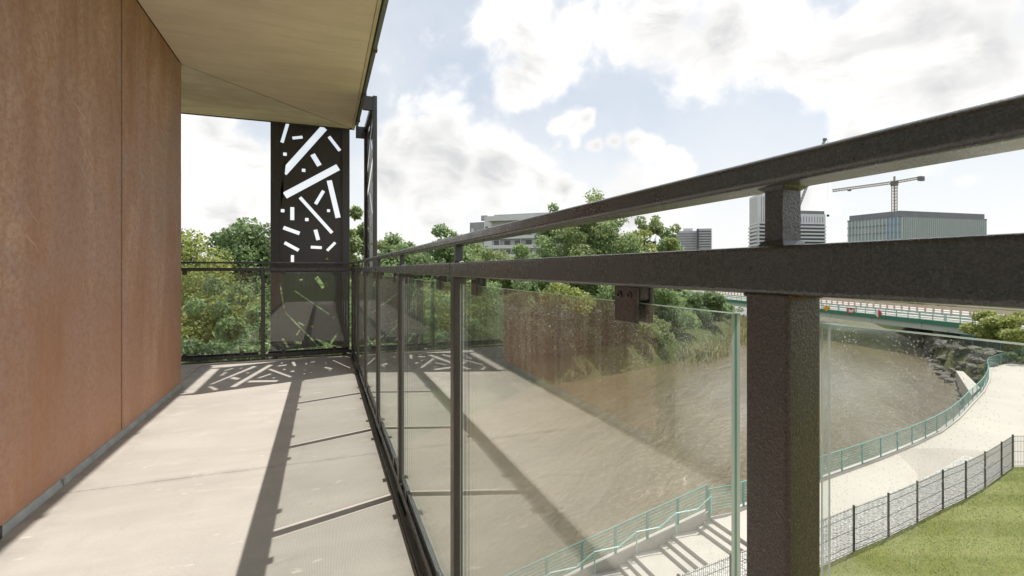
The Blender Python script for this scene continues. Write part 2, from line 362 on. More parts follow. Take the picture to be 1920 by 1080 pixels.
def ground_mat():
    m, nt, b, out = newmat('ground')
    co = coords(nt)
    a = noise(nt, co, 0.05, 6, 0.6); f = noise(nt, co, 1.1, 5, 0.7)
    c = ramp(nt, a, [(0.3, (0.055, 0.075, 0.025)), (0.55, (0.085, 0.10, 0.035)), (0.75, (0.16, 0.135, 0.075))])
    c = mixc(nt, smooth(nt, f, 0.3, 0.8, 0, 0.5), c, (0.045, 0.055, 0.02))
    setb(nt, b, color=c, rough=0.95, normal=bump(nt, f, 0.8, 0.1), spec=0.15)
    MAT['ground'] = m
    m, nt, b, out = newmat('lawn')
    co = coords(nt)
    rot = nd(nt, 'ShaderNodeMapping', {'Vector': co, 'Rotation': (0, 0, math.radians(22))}).outputs[0]
    sx = nd(nt, 'ShaderNodeSeparateXYZ', {0: rot}).outputs['Y']
    stripe = smooth(nt, mth(nt, 'PINGPONG', sx, 1.3), 0.45, 0.75)
    a = noise(nt, co, 0.35, 5, 0.6); f = noise(nt, co, 9, 6, 0.75)
    c = ramp(nt, a, [(0.3, (0.135, 0.155, 0.033)), (0.7, (0.21, 0.22, 0.056))])
    c = mixc(nt, smooth(nt, noise(nt, co, 1.4, 5, 0.65), 0.42, 0.68, 0.0, 0.6), c, (0.125, 0.155, 0.035))
    c = mixc(nt, mth(nt, 'MULTIPLY', stripe, 0.30), c, (0.34, 0.34, 0.13))
    c = mixc(nt, smooth(nt, f, 0.4, 0.75, 0, 0.22), c, (0.13, 0.16, 0.035))
    setb(nt, b, color=c, rough=0.9, normal=bump(nt, f, 0.9, 0.05), spec=0.2)
    MAT['lawn'] = m
    m, nt, b, out = newmat('water')
    rotv = nd(nt, 'ShaderNodeMapping', {'Vector': nd(nt, 'ShaderNodeTexCoord').outputs['Object'], 'Rotation': (0, 0, math.radians(-38))}).outputs[0]
    sv = lambda sc_: nd(nt, 'ShaderNodeMapping', {'Vector': rotv, 'Scale': sc_}).outputs[0]
    w1 = noise(nt, sv((0.5, 1.5, 1)), 0.45, 4, 0.55, 0.8)
    w2 = noise(nt, sv((1.0, 2.6, 1)), 1.5, 5, 0.65, 0.6)
    h = mth(nt, 'MULTIPLY_ADD', w2, 0.45, w1)
    a = noise(nt, sv((0.25, 1.0, 1)), 0.16, 6, 0.6, 1.0)
    calm = smooth(nt, noise(nt, sv((0.3, 1.0, 1)), 0.07, 3, 0.5), 0.35, 0.65, 0.25, 1.0)
    wnrm = nd(nt, 'ShaderNodeBump', {'Height': h, 'Strength': calm, 'Distance': 0.5}).outputs[0]
    silt = ramp(nt, a, [(0.3, (0.135, 0.100, 0.055)), (0.55, (0.185, 0.142, 0.080)), (0.75, (0.235, 0.185, 0.11))])
    dfw = nd(nt, 'ShaderNodeBsdfDiffuse', {'Color': silt, 'Normal': wnrm})
    glw = nd(nt, 'ShaderNodeBsdfGlossy', {'Color': (0.97, 0.98, 1.0, 1), 'Roughness': 0.03, 'Normal': wnrm})
    fw = nd(nt, 'ShaderNodeLayerWeight', {'Blend': 0.5, 'Normal': wnrm}).outputs['Facing']
    fw = mth(nt, 'MULTIPLY_ADD', mth(nt, 'POWER', fw, 3.0), 0.85, 0.03)
    nt.links.new(nd(nt, 'ShaderNodeMixShader', {0: fw, 1: dfw.outputs[0], 2: glw.outputs[0]}).outputs[0], out.inputs[0])
    MAT['water'] = m
    m, nt, b, out = newmat('gravel')
    co = coords(nt)
    v = nd(nt, 'ShaderNodeTexVoronoi', {'Vector': co, 'Scale': 9.0})
    c = ramp(nt, v.outputs['Distance'], [(0.0, (0.62, 0.60, 0.56)), (0.4, (0.54, 0.52, 0.48)), (0.7, (0.32, 0.31, 0.28))])
    setb(nt, b, color=c, rough=0.9, normal=bump(nt, v.outputs['Distance'], -0.8, 0.05))
    MAT['gravel'] = m
ground_mat()

def leafmat(name, dark, mid, light, trans=0.45):
    m, nt, b, out = newmat(name)
    gi = nd(nt, 'ShaderNodeNewGeometry').outputs['Random Per Island']
    cl = noise(nt, coords(nt), 0.7, 3, 0.5)
    f = mth(nt, 'ADD', mth(nt, 'MULTIPLY', gi, 0.55), mth(nt, 'MULTIPLY', cl, 0.5))
    c = ramp(nt, f, [(0.25, dark), (0.55, mid), (0.85, light)])
    setb(nt, b, color=c, rough=0.5, spec=0.35)
    tl = nd(nt, 'ShaderNodeBsdfTranslucent', {'Color': mixc(nt, 0.5, c, tuple(min(1, x * 1.6) for x in light))})
    mx = nd(nt, 'ShaderNodeMixShader', {0: trans, 1: b.outputs[0], 2: tl.outputs[0]})
    nt.links.new(mx.outputs[0], out.inputs[0])
    MAT[name] = m
leafmat('leaf_dark', (0.075, 0.125, 0.055), (0.145, 0.21, 0.09), (0.24, 0.32, 0.14), 0.55)
leafmat('leaf_mid', (0.105, 0.165, 0.065), (0.185, 0.27, 0.11), (0.31, 0.40, 0.18), 0.55)
leafmat('leaf_yellow', (0.14, 0.18, 0.045), (0.255, 0.30, 0.08), (0.38, 0.41, 0.14), 0.5)
leafmat('leaf_pale', (0.14, 0.185, 0.075), (0.225, 0.285, 0.115), (0.35, 0.41, 0.19), 0.5)
leafmat('leaf_evergreen', (0.030, 0.048, 0.022), (0.055, 0.080, 0.036), (0.095, 0.125, 0.058), 0.35)  # bank shade put into the leaf colour; also plain dark leaves among the boulders
leafmat('reed', (0.17, 0.18, 0.075), (0.30, 0.29, 0.14), (0.42, 0.39, 0.22), 0.3)
leafmat('grass_blade', (0.11, 0.135, 0.022), (0.175, 0.19, 0.045), (0.26, 0.26, 0.09), 0.3)

# ------------------------------------------------------------------ mesh helpers
class MB:
    def __init__(s): s.v = []; s.f = []; s.m = []
    def quad(s, a, b, c, d, mi=0):
        i = len(s.v); s.v += [tuple(a), tuple(b), tuple(c), tuple(d)]; s.f.append((i, i+1, i+2, i+3)); s.m.append(mi)
    def hexa(s, p, mi=0):
        """p: 8 points, bottom 0-3 counter-clockwise, top 4-7"""
        i = len(s.v); s.v += [tuple(q) for q in p]
        for f in ((3,2,1,0),(4,5,6,7),(0,1,5,4),(1,2,6,5),(2,3,7,6),(3,0,4,7)):
            s.f.append(tuple(i+k for k in f)); s.m.append(mi)
    def box(s, x0, x1, y0, y1, z0, z1, mi=0):
        s.hexa([(x0,y0,z0),(x1,y0,z0),(x1,y1,z0),(x0,y1,z0),(x0,y0,z1),(x1,y0,z1),(x1,y1,z1),(x0,y1,z1)], mi)
    def beam(s, a, b, w, h, up=(0,0,1), mi=0):
        """box from a to b, w across, h along up, centred on the line"""
        a = Vector(a); b = Vector(b); t = (b-a).normalized(); u = Vector(up)
        side = t.cross(u)
        if side.length < 1e-5: side = t.cross(Vector((1,0,0)))
        side.normalize(); u = side.cross(t).normalized()
        sx = side*(w/2); uz = u*(h/2)
        s.hexa([a-sx-uz, a+sx-uz, b+sx-uz, b-sx-uz, a-sx+uz, a+sx+uz, b+sx+uz, b-sx+uz], mi)
    def prism(s, poly, z0, z1, mi=0):
        """poly: ccw (x, y) list"""
        n = len(poly); i = len(s.v)
        s.v += [(p[0], p[1], z0) for p in poly] + [(p[0], p[1], z1) for p in poly]
        s.f.append(tuple(i+k for k in reversed(range(n)))); s.m.append(mi)
        s.f.append(tuple(i+n+k for k in range(n))); s.m.append(mi)
        for k in range(n):
            j = (k+1) % n
            s.f.append((i+k, i+j, i+n+j, i+n+k)); s.m.append(mi)
    def sweep(s, pts, w, h, mi=0):
        """rectangular bar swept along a mostly level polyline"""
        pts = [Vector(p) for p in pts]; n = len(pts); i = len(s.v)
        for k, p in enumerate(pts):
            t = (pts[min(k+1, n-1)] - pts[max(k-1, 0)]); t.z = 0
            if t.length < 1e-6: t = Vector((1,0,0))
            t.normalize(); sd_ = Vector((t.y, -t.x, 0)) * (w/2)
            for q in (p-sd_-Vector((0,0,h/2)), p+sd_-Vector((0,0,h/2)), p+sd_+Vector((0,0,h/2)), p-sd_+Vector((0,0,h/2))): s.v.append(tuple(q))
        for k in range(n-1):
            a = i+4*k; b = a+4
            for c in range(4):
                e = (c+1) % 4
                s.f.append((a+c, a+e, b+e, b+c)); s.m.append(mi)
        s.f.append((i+3, i+2, i+1, i)); s.m.append(mi)
        e = i+4*(n-1); s.f.append((e, e+1, e+2, e+3)); s.m.append(mi)
    def tube(s, pts, radii, seg=6, mi=0):
        pts = [Vector(p) for p in pts]; n = len(pts); i = len(s.v)
        for k, p in enumerate(pts):
            t = (pts[min(k+1, n-1)] - pts[max(k-1, 0)])
            t = t.normalized() if t.length > 1e-9 else Vector((0,0,1))
            a = t.cross(Vector((0.31, 0.95, 0.05)));
            if a.length < 1e-4: a = t.cross(Vector((1,0,0)))
            a.normalize(); b = t.cross(a)
            r = radii[k] if hasattr(radii, '__len__') else radii
            for q in range(seg):
                an = 2*math.pi*q/seg
                s.v.append(tuple(p + a*(r*math.cos(an)) + b*(r*math.sin(an))))
        for k in range(n-1):
            for q in range(seg):
                q2 = (q+1) % seg
                s.f.append((i+k*seg+q, i+k*seg+q2, i+(k+1)*seg+q2, i+(k+1)*seg+q)); s.m.append(mi)
        s.f.append(tuple(i+(n-1)*seg+q for q in range(seg))); s.m.append(mi)
        s.f.append(tuple(i+q for q in reversed(range(seg)))); s.m.append(mi)
    def mesh(s, name, mats):
        me = bpy.data.meshes.new(name)
        me.from_pydata(s.v, [], s.f)
        for mm in (mats if isinstance(mats, (list, tuple)) else [mats]):
            me.materials.append(MAT[mm])
        if len(me.materials) > 1: me.polygons.foreach_set('material_index', s.m)
        me.update()
        return me
    def build(s, name, mats, parent=None, bevel=0.0, seg=2, smooth_=False, loc=None):
        return link(name, s.mesh(name, mats), parent, bevel, seg, smooth_, loc)

def link(name, me, parent=None, bevel=0.0, seg=2, smooth_=False, loc=None):
    o = bpy.data.objects.new(name, me); COL.objects.link(o)
    if parent is not None: o.parent = parent
    if loc is not None: o.location = loc
    if smooth_ or bevel:
        me.polygons.foreach_set('use_smooth', [True]*len(me.polygons))
    if bevel:
        b = o.modifiers.new('bevel', 'BEVEL'); b.width = bevel; b.segments = seg; b.limit_method = 'ANGLE'; b.angle_limit = math.radians(40)
        b.harden_normals = True
    return o
def tag(o, label=None, cat=None, group=None, kind=None):
    if label: o['label'] = label
    if cat: o['category'] = cat
    if group: o['group'] = group
    if kind: o['kind'] = kind
    return o
def empty(name, loc=(0,0,0), label=None, cat=None, group=None, kind=None):
    o = bpy.data.objects.new(name, None); COL.objects.link(o); o.location = loc; o.empty_display_size = 0.2
    return tag(o, label, cat, group, kind)
def box(name, dims, mat, parent=None, bevel=0.0, seg=2):
    m = MB(); m.box(*dims); return m.build(name, mat, parent, bevel, seg)

# ================================================================== THE BALCONY
WX, WY = -1.2, 5.24              # outer faces of the corten wall (side wall, end wall)
RX0, RX1 = 0.326, 0.364          # inner and outer face of the side railing
EY0, EY1 = 6.50, 6.538           # inner and outer face of the end railing
FX = 0.305                       # floor edge
SZ = 2.912                       # soffit

# --- floor: cast slabs with joints
floor = empty('balcony_floor', (0,0,0), 'sunlit beige concrete balcony floor with thin slab joint', 'floor', kind='structure')
base = MB(); base.prism([(-4.5, WY-0.3), (-4.5, 6.46), (FX-0.004, 6.46), (FX-0.004, -4.5), (WX-0.1, -4.5), (WX-0.1, WY-0.3)][::-1], -0.30, -0.0282)
base.build('slab_core', 'floor_concrete', floor)
for (y0, y1) in ((-4.5, -0.63), (-0.626, 2.948), (2.9505, 6.47)):
    if y1 > 6:
        m = MB(); m.prism([(WX-0.05, y0), (FX, y0), (FX, y1), (WX-0.05, y1)], -0.028, 0.0)
    else:
        m = MB(); m.prism([(WX-0.05, y0), (FX, y0), (FX, y1), (WX-0.05, y1)], -0.028, 0.0)
    m.build('slab', 'floor_concrete', floor, 0.0015, 1)
m = MB(); m.prism([(-4.5, WY-0.1), (WX-0.055, WY-0.1), (WX-0.055, 6.47), (-4.5, 6.47)], -0.028, 0.0)
m.build('slab', 'floor_concrete', floor, 0.0015, 1)
box('edge_angle', (FX+0.001, FX+0.018, -4.5, 6.487, -0.28, 0.012), 'steel_smooth', floor, 0.002, 1)
box('edge_angle', (-4.5, FX+0.018, 6.4885, 6.4985, -0.28, 0.010), 'steel_smooth', floor, 0.002, 1)
box('fascia', (RX1+0.002, RX1+0.012, -4.5, EY1+0.010, -0.30, 0.018), 'steel_smooth', floor)

# --- corten clad building
bld = empty('corten_building', (-2.5, 0, 0), 'building wall clad in rust brown corten sheets beside the balcony', 'building')
def bpart(mb, name, mat, bevel=0.0, seg=2):
    for i, v in enumerate(mb.v): mb.v[i] = (v[0]+2.5, v[1], v[2])
    return mb.build(name, mat, bld, bevel, seg)
def bbox(name, dims, mat, bevel=0.0, seg=2):
    m = MB(); m.box(*dims); return bpart(m, name, mat, bevel, seg)
for (y0, y1) in ((3.844, WY), (2.50, 3.818), (-2.0, -0.32), (-4.5, -2.008)):
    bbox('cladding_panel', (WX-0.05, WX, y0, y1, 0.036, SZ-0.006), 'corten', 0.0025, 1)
for x1, x0 in ((WX-0.0515, -2.60), (-2.608, -4.0), (-4.008, -5.4)):
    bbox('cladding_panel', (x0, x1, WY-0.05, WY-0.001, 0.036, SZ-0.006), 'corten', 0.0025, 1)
bbox('joint_strip', (WX-0.05, WX-0.008, 3.8205, 3.8415, 0.036, SZ-0.006), 'grey_render')
bbox('wall_core', (-5.4, WX-0.052, -4.5, WY-0.052, -10.6, SZ+0.3), 'black')
for (y0, y1) in ((3.05, WY+0.011), (2.52, 3.046)):
    m = MB()
    m.hexa([(WX-0.03, y0, 0.0005), (WX+0.016, y0, 0.0005), (WX+0.016, y1, 0.0005), (WX-0.03, y1, 0.0005),
            (WX-0.03, y0, 0.052), (WX+0.004, y0, 0.034), (WX+0.004, y1, 0.034), (WX-0.03, y1, 0.052)])
    bpart(m, 'base_flashing', 'zinc', 0.002, 1)
bbox('flashing_clip', (WX+0.004, WX+0.0185, 3.036, 3.060, 0.0006, 0.034), 'zinc', 0.001, 1)
bbox('base_flashing', (-5.4, WX-0.031, WY-0.03, WY+0.012, 0.0005, 0.034), 'zinc', 0.002, 1)
bbox('cable_box', (WX+0.001, WX+0.03, 2.44, 2.515, 0.012, 0.062), 'black', 0.003, 2)
# glazed door behind the camera's left shoulder, seen only in the glass reflections
dr = empty('sliding_door', (WX, 0, 0), 'dark framed glazed balcony door with pale curtain beside the corten panels', 'door')
def dpart(name, dims, mat, par=dr, bevel=0.0):
    m = MB(); m.box(dims[0]-WX, dims[1]-WX, *dims[2:]); return m.build(name, mat, par, bevel, 1)
for y0, y1 in ((2.40, 2.48), (1.0, 1.08), (-0.30, -0.22)):
    dpart('stile', (WX-0.045, WX+0.005, y0, y1, 0.03, 2.70), 'steel_smooth', dr, 0.003)
dpart('head', (WX-0.045, WX+0.004, -0.30, 2.48, 2.702, 2.78), 'steel_smooth')
dpart('sill', (WX-0.045, WX+0.010, -0.30, 2.48, -0.001, 0.028), 'steel_smooth')
for y0, y1 in ((1.081, 2.399), (-0.219, 0.999)):
    dpart('pane', (WX-0.03, WX-0.02, y0, y1, 0.03, 2.70), 'glass')
dpart('curtain', (WX-0.0505, WX-0.046, -0.20, 2.38, 0.03, 2.70), 'curtain')
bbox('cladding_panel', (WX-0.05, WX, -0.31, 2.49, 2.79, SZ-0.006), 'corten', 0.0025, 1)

# --- soffit of the upper balcony
sof = empty('soffit', (0,0,0), 'beige brown concrete board soffit over the balcony with mitred joint', 'ceiling', kind='structure')
SXE, SYE = 0.374, 6.87
m = MB(); m.prism([(WX+0.001, -4.5), (SXE-0.028, -4.5), (SXE-0.028, SYE-0.031), (WX+0.001, WY+0.003)], SZ, SZ+0.03)
m.build('soffit_board', 'soffit_concrete', sof, 0.003, 1)
m = MB(); m.prism([(WX-0.012, WY+0.020), (SXE-0.055, SYE-0.014), (SXE-0.055, SYE), (-5.4, SYE), (-5.4, WY+0.001)], SZ+0.001, SZ+0.03)
m.build('soffit_board', 'soffit_concrete_end', sof, 0.003, 1)
box('drip_edge', (SXE-0.027, SXE, -4.5, SYE, SZ-0.006, SZ+0.05), 'soffit_trim', sof, 0.004, 2)
box('upper_slab', (-5.4, SXE-0.03, -4.5, SYE-0.003, SZ+0.031, SZ+0.34), 'gap', sof)
box('end_trim', (-5.4, SXE+0.006, SYE+0.0005, SYE+0.012, SZ-0.010, SZ+0.30), 'steel_smooth', sof)
box('edge_channel', (SXE+0.014, SXE+0.050, -4.5, SYE-0.1, SZ+0.012, SZ+0.075), 'channel_paint', sof, 0.006, 2)
box('edge_flashing', (SXE+0.0005, SXE+0.008, -4.5, SYE, SZ-0.004, SZ+0.30), 'black', sof)
for y in (-1.6, -0.4, 0.8, 2.0, 3.2, 4.35, 5.5, 6.5):
    box('channel_bracket', (SXE+0.009, SXE+0.056, y, y+0.045, SZ+0.004, SZ+0.085), 'rust' if y in (2.0, 4.35) else 'steel_smooth', sof, 0.003, 1)

# --- side railing
rail = empty('balcony_railing', (0.345, 0.296, 0), 'near dark steel railing with glass panes running along the balcony', 'railing', 'balcony railings')
OFF = Vector((0.345, 0.296, 0))
def rp(mb, name, mats, par=None, bevel=0.0, seg=2, off=OFF):
    mb.v = [(v[0]-off.x, v[1]-off.y, v[2]-off.z) for v in mb.v]
    return mb.build(name, mats, par or rail, bevel, seg)
POSTS = [-2.80, -1.77, -0.74, 0.296, 1.322, 2.37, 3.41, 4.45, 5.48]
for y in POSTS:
    m = MB(); m.box(RX0+0.001, RX1-0.001, y-0.0205, y+0.0205, -0.10, 1.0415); rp(m, 'post', 'steel_post', bevel=0.0035, seg=3)
for y0, y1 in ((-3.9, 1.3435), (1.3442, 6.539)):
    m = MB(); m.box(RX0, RX1, y0, y1, 1.040, 1.0785); rp(m, 'mid_rail', 'steel', bevel=0.0045, seg=3)
m = MB(); m.box(0.3205, 0.363, -3.9, 6.536, 1.1255, 1.1475); rp(m, 'top_rail', 'steel_handrail', bevel=0.006, seg=4)
# small rusty weld lips where the posts meet the rail
for y in POSTS + [6.519]:
    m = MB()
    m.box(0.335, 0.356, y-0.0085, y+0.0085, 1.0780, 1.1262)
    m.hexa([(0.3305,y-0.0135,1.0780),(0.3605,y-0.0135,1.0780),(0.3605,y+0.0135,1.0780),(0.3305,y+0.0135,1.0780),
            (0.3348,y-0.0087,1.0835),(0.3562,y-0.0087,1.0835),(0.3562,y+0.0087,1.0835),(0.3348,y+0.0087,1.0835)])
    m.hexa([(0.3348,y-0.0087,1.1225),(0.3562,y-0.0087,1.1225),(0.3562,y+0.0087,1.1225),(0.3348,y+0.0087,1.1225),
            (0.3310,y-0.0145,1.1263),(0.3600,y-0.0145,1.1263),(0.3600,y+0.0145,1.1263),(0.3310,y+0.0145,1.1263)])
    rp(m, 'rail_stub', 'steel', bevel=0.001, seg=1)
for y in POSTS[3:5]:
    m = MB(); m.beam((0.3275, y-0.0215, 1.0395), (0.3625, y-0.0215, 1.0395), 0.0035, 0.0035, (0,1,1)); rp(m, 'weld_bead', 'rust', bevel=0.0012, seg=2)
    m = MB(); m.beam((0.3275, y+0.0212, 1.0395), (0.3625, y+0.0212, 1.0395), 0.0035, 0.0035, (0,1,1)); rp(m, 'weld_bead', 'steel', bevel=0.0012, seg=2)

def screw_mesh():
    """socket head screw, axis -X, with a dark hexagon recess"""
    m = MB(); n = 14
    def ring(r, x, k=n, ph=0.0):
        i = len(m.v)
        for q in range(k):
            a = 2*math.pi*q/k + ph; m.v.append((x, r*math.cos(a), r*math.sin(a)))
        return i
    a = ring(0.0046, 0.0); b = ring(0.0046, -0.0010); c = ring(0.0038, -0.0017); d = ring(0.0022, -0.0017); e = ring(0.0020, 0.0008)
    for p, q, mi in ((a,b,0),(b,c,0),(c,d,0),(d,e,1)):
        for k in range(n):
            k2 = (k+1) % n; m.f.append((p+k, q+k, q+k2, p+k2)); m.m.append(mi)
    m.f.append(tuple(e+k for k in reversed(range(n)))); m.m.append(1)
    me = m.mesh('screw', ['steel_smooth', 'black'])
    return me
SCREW = screw_mesh()
def clamp_mesh(top):
    """glass clamp, origin at the rail face, x across the rail, y along, hangs down (top) or stands up"""
    s = -1 if top else 1
    m = MB()
    def bz(x0, x1, z0, z1, hw=0.0225):
        z0, z1 = sorted((s*z0, s*z1)); m.box(x0, x1, -hw, hw, z0, z1)
    bz(-0.0125, -0.0065, -0.0005, 0.0435)         # inner jaw
    bz(0.0065, 0.0130, -0.0005, 0.0435)           # outer jaw
    bz(-0.0066, 0.0066, -0.0005, 0.0165, 0.0222)  # web
    return m.mesh('glass_clamp', 'steel_smooth')
CL_TOP, CL_BOT = clamp_mesh(True), clamp_mesh(False)
def clamp(pos, top, par, rotz=0.0, screws=True):
    o = link('glass_clamp', CL_TOP if top else CL_BOT, par, 0.0022, 2)
    o.location = pos; o.rotation_euler.z = rotz
    if screws:
        for y in (-0.0105, 0.0105):
            w = link('screw', SCREW, o); w.location = (-0.0125, y, (-1 if top else 1)*0.0105)
    return o
GZ0, GZ1 = 0.088, 1.0205
def pane_mesh(length, h=GZ1-GZ0, t=0.010):
    m = MB(); m.box(-t/2, t/2, 0, length, 0, h)
    m.m = [1, 1, 1, 0, 2, 0]       # the long faces are clear, the rims are green
    me = m.mesh('glass_pane', ['glass', 'glass_edge', 'glass_rim'])
    return me
PY = POSTS + [6.519]
for a, b in zip(PY[:-1], PY[1:]):
    y0, y1 = a + 0.048, b - 0.037
    g = link('glass_pane', pane_mesh(y1-y0), rail); g.location = Vector((0.345, y0, GZ0)) - OFF
    m = MB(); m.box(RX0+0.0015, RX1-0.0015, a+0.0207, b-0.0207, 0.026, 0.064); rp(m, 'bottom_rail', 'steel', bevel=0.003, seg=2)
    m = MB(); m.box(0.339, 0.351, y0+0.01, y1-0.01, 0.0645, 0.0875); rp(m, 'setting_strip', 'black')
    for y in (a+0.205, b-0.19):
        clamp(Vector((0.345, y, 1.0405)) - OFF, True, rail, screws=(y < 2.5))
        clamp(Vector((0.345, y, 0.0635)) - OFF, False, rail, screws=(y < 2.5))
    if a == 0.296:
        cu = bpy.data.curves.new('glass_stamp', 'FONT'); cu.body = '36B 10'; cu.size = 0.0058; cu.extrude = 0.00005
        t = bpy.data.objects.new('tmp', cu); COL.objects.link(t)
        dg = bpy.context.evaluated_depsgraph_get(); me = bpy.data.meshes.new_from_object(t.evaluated_get(dg))
        bpy.data.objects.remove(t); me.materials.clear(); me.materials.append(MAT['stamp_white'])
        st = link('glass_stamp', me, g)
        st.location = (-0.0052, 0.0250, GZ1-GZ0-0.0125); st.rotation_euler = (math.radians(90), 0, math.radians(-90))

# --- end railing
erail = empty('balcony_railing', (0.345, 6.519, 0), 'far dark steel railing with glass panes across the balcony end', 'railing', 'balcony railings')
EOFF = Vector((0.345, 6.519, 0))
EPOSTS = [0.345, -0.668, -1.68, -2.70]
for i, x in enumerate(EPOSTS):
    m = MB(); hw = 0.019 if i == 0 else 0.0205
    m.box(x-hw, x+hw, EY0+0.001, EY1-0.001, -0.10, 1.0395 if i == 0 else 1.0415); rp(m, 'post', 'steel', erail, 0.0035, 2, EOFF)
    if i: 
        m = MB(); m.box(x-0.0085, x+0.0085, 6.509, 6.530, 1.0780, 1.1262); rp(m, 'rail_stub', 'steel', erail, off=EOFF)
m = MB(); m.box(-3.6, RX0-0.0005, EY0, EY1, 1.040, 1.0785); rp(m, 'mid_rail', 'steel', erail, 0.0045, 2, EOFF)
m = MB(); m.box(-3.6, 0.320, 6.497, 6.5355, 1.1255, 1.1475); rp(m, 'top_rail', 'steel', erail, 0.006, 3, EOFF)
for b, a in zip(EPOSTS[:-1], EPOSTS[1:]):
    x0, x1 = a + 0.045, b - 0.045
    g = link('glass_pane', pane_mesh(x1-x0), erail); g.location = Vector((x1, 6.519, GZ0)) - EOFF; g.rotation_euler.z = math.radians(90)
    m = MB(); m.box(a+0.0207, b-0.0207, EY0+0.0015, EY1-0.0015, 0.026, 0.064); rp(m, 'bottom_rail', 'steel', erail, 0.003, 2, EOFF)
    m = MB(); m.box(x0+0.01, x1-0.01, 6.513, 6.525, 0.0645, 0.0875); rp(m, 'setting_strip', 'black', erail, off=EOFF)
    for x in (a+0.22, b-0.22):
        clamp(Vector((x, 6.519, 1.0405)) - EOFF, True, erail, math.radians(90), False)
        clamp(Vector((x, 6.519, 0.0635)) - EOFF, False, erail, math.radians(90), False)

# --- perforated steel screens
PYP = 6.985                                  # plane of the end screen
def on_end(px, py):
    t = (px-960)/FPX; t = (t*CA + SA) / (CA - t*SA)
    X = t*PYP; d = X*SA + PYP*CA
    return (X, EYE + (HORY-py)/FPX*d)
A3 = lambda x, y: (480 + x/3.0, 160 + y/3.0)
A7 = lambda x, y: (340 + x/4.909, 480 + y/4.909)
SLOTS = [((178,215),(146,322),16), ((205,297),(262,291),15), ((384,238),(155,493),34), ((410,288),(472,368),17), ((163,378),(163,396),17),
         ((318,388),(357,452),25), ((268,469),(268,487),17), ((162,620),(462,460),35), ((412,535),(462,745),26), ((247,630),(428,830),17),
         ((380,593),(335,668),17), ((150,696),(150,714),17), ((204,685),(204,758),19), ((408,697),(408,713),15), ((286,746),(286,764),17),
         ((154,800),(245,833),19), ((334,812),(350,870),19), ((160,885),(240,928),17), ((308,910),(370,913),15), ((400,930),(446,884),14),
         ((205,955),(205,1000),15), ((400,970),(400,980),12)]
SLOTS7 = [((1240,195),(1312,292),34), ((1040,318),(1360,535),11), ((905,240),(945,480),12), ((950,512),(1265,865),14), ((930,760),(985,885),20),
          ((1035,792),(1108,800),22), ((1438,712),(1372,808),18), ((1225,770),(1300,838),30), ((1100,210),(1105,225),24), ((1075,610),(1130,640),14),
          ((1330,240),(1345,285),14), ((1200,640),(1210,655),14), ((1400,560),(1408,570),14), ((1090,680),(1060,730),14)]
slots = []
for lst, A, k in ((SLOTS, A3, 3.0), (SLOTS7, A7, 4.909)):
    for a, b, w in lst:
        p = on_end(*A(*a)); q = on_end(*A(*b)); slots.append((p, q, w/k*PYP/FPX))
def slot_poly(p, q, w, u0, u1, v0, v1):
    p = Vector(p); q = Vector(q); t = (q-p).normalized(); n = Vector((-t.y, t.x))*(w/2)
    pl = [p-n, q-n, q+n, p+n]
    return [(min(max(c.x, u0), u1), min(max(c.y, v0), v1)) for c in pl]
EX0, EX1 = on_end(507.5, 400)[0], on_end(655.5, 400)[0]
PL0, PL1 = on_end(522, 400)[0], on_end(641.5, 400)[0]
PZ0, PZ1 = 0.02, 3.02
def plate(name, outer, holes, thick, mat, parent):
    cu = bpy.data.curves.new(name, 'CURVE'); cu.dimensions = '2D'; cu.fill_mode = 'BOTH'; cu.extrude = thick/2
    for poly in [outer] + holes:
        sp = cu.splines.new('POLY'); sp.points.add(len(poly)-1); sp.use_cyclic_u = True
        for pt, (x, y) in zip(sp.points, poly): pt.co = (x, y, 0, 1)
    t = bpy.data.objects.new('tmp', cu); COL.objects.link(t)
    dg = bpy.context.evaluated_depsgraph_get(); me = bpy.data.meshes.new_from_object(t.evaluated_get(dg))
    bpy.data.objects.remove(t); me.name = name; me.materials.clear(); me.materials.append(MAT[mat])
    return link(name, me, parent)
scr = empty('perforated_screen', (EX0, PYP, 0), 'tall black steel screen with slanted slot cutouts beyond the end railing', 'screen', 'perforated screens')
pw = PL1-PL0+0.02
holes = [slot_poly((p[0]-PL0+0.01, p[1]), (q[0]-PL0+0.01, q[1]), w, 0.02, pw-0.012, PZ0+0.03, PZ1-0.02) for p, q, w in slots]
o = plate('plate', [(0, PZ0), (pw, PZ0), (pw, PZ1), (0, PZ1)], holes, 0.004, 'screen_steel', scr)
o.rotation_euler = (math.radians(90), 0, 0); o.location = (PL0-0.01-EX0, 0.0, 0)
def sp_(par, name, dims, org, bevel=0.004):
    m = MB(); m.box(dims[0]-org[0], dims[1]-org[0], dims[2]-org[1], dims[3]-org[1], dims[4], dims[5]); return m.build(name, 'screen_steel', par, bevel, 2)
so_ = (EX0, PYP)
sp_(scr, 'stile', (EX0, PL0, PYP-0.03, PYP+0.03, -0.08, 3.06), so_)
sp_(scr, 'stile', (PL1, EX1, PYP-0.03, PYP+0.03, -0.08, 3.06), so_)
sp_(scr, 'cross_bar', (PL0+0.001, PL1-0.001, PYP-0.028, PYP-0.004, -0.06, 0.02), so_)
sp_(scr, 'cross_bar', (PL0+0.001, PL1-0.001, PYP-0.028, PYP-0.004, 1.052, 1.098), so_)
sp_(scr, 'cross_bar', (PL0+0.001, PL1-0.001, PYP-0.028, PYP+0.028, 3.0, 3.06), so_)
sp_(scr, 'floor_bracket', (EX0+0.02, EX0+0.05, EY1+0.0005, PYP-0.031, -0.06, 0.0), so_, 0.002)
sp_(scr, 'floor_bracket', (EX1-0.05, EX1-0.02, EY1+0.0005, PYP-0.031, -0.06, 0.0), so_, 0.002)

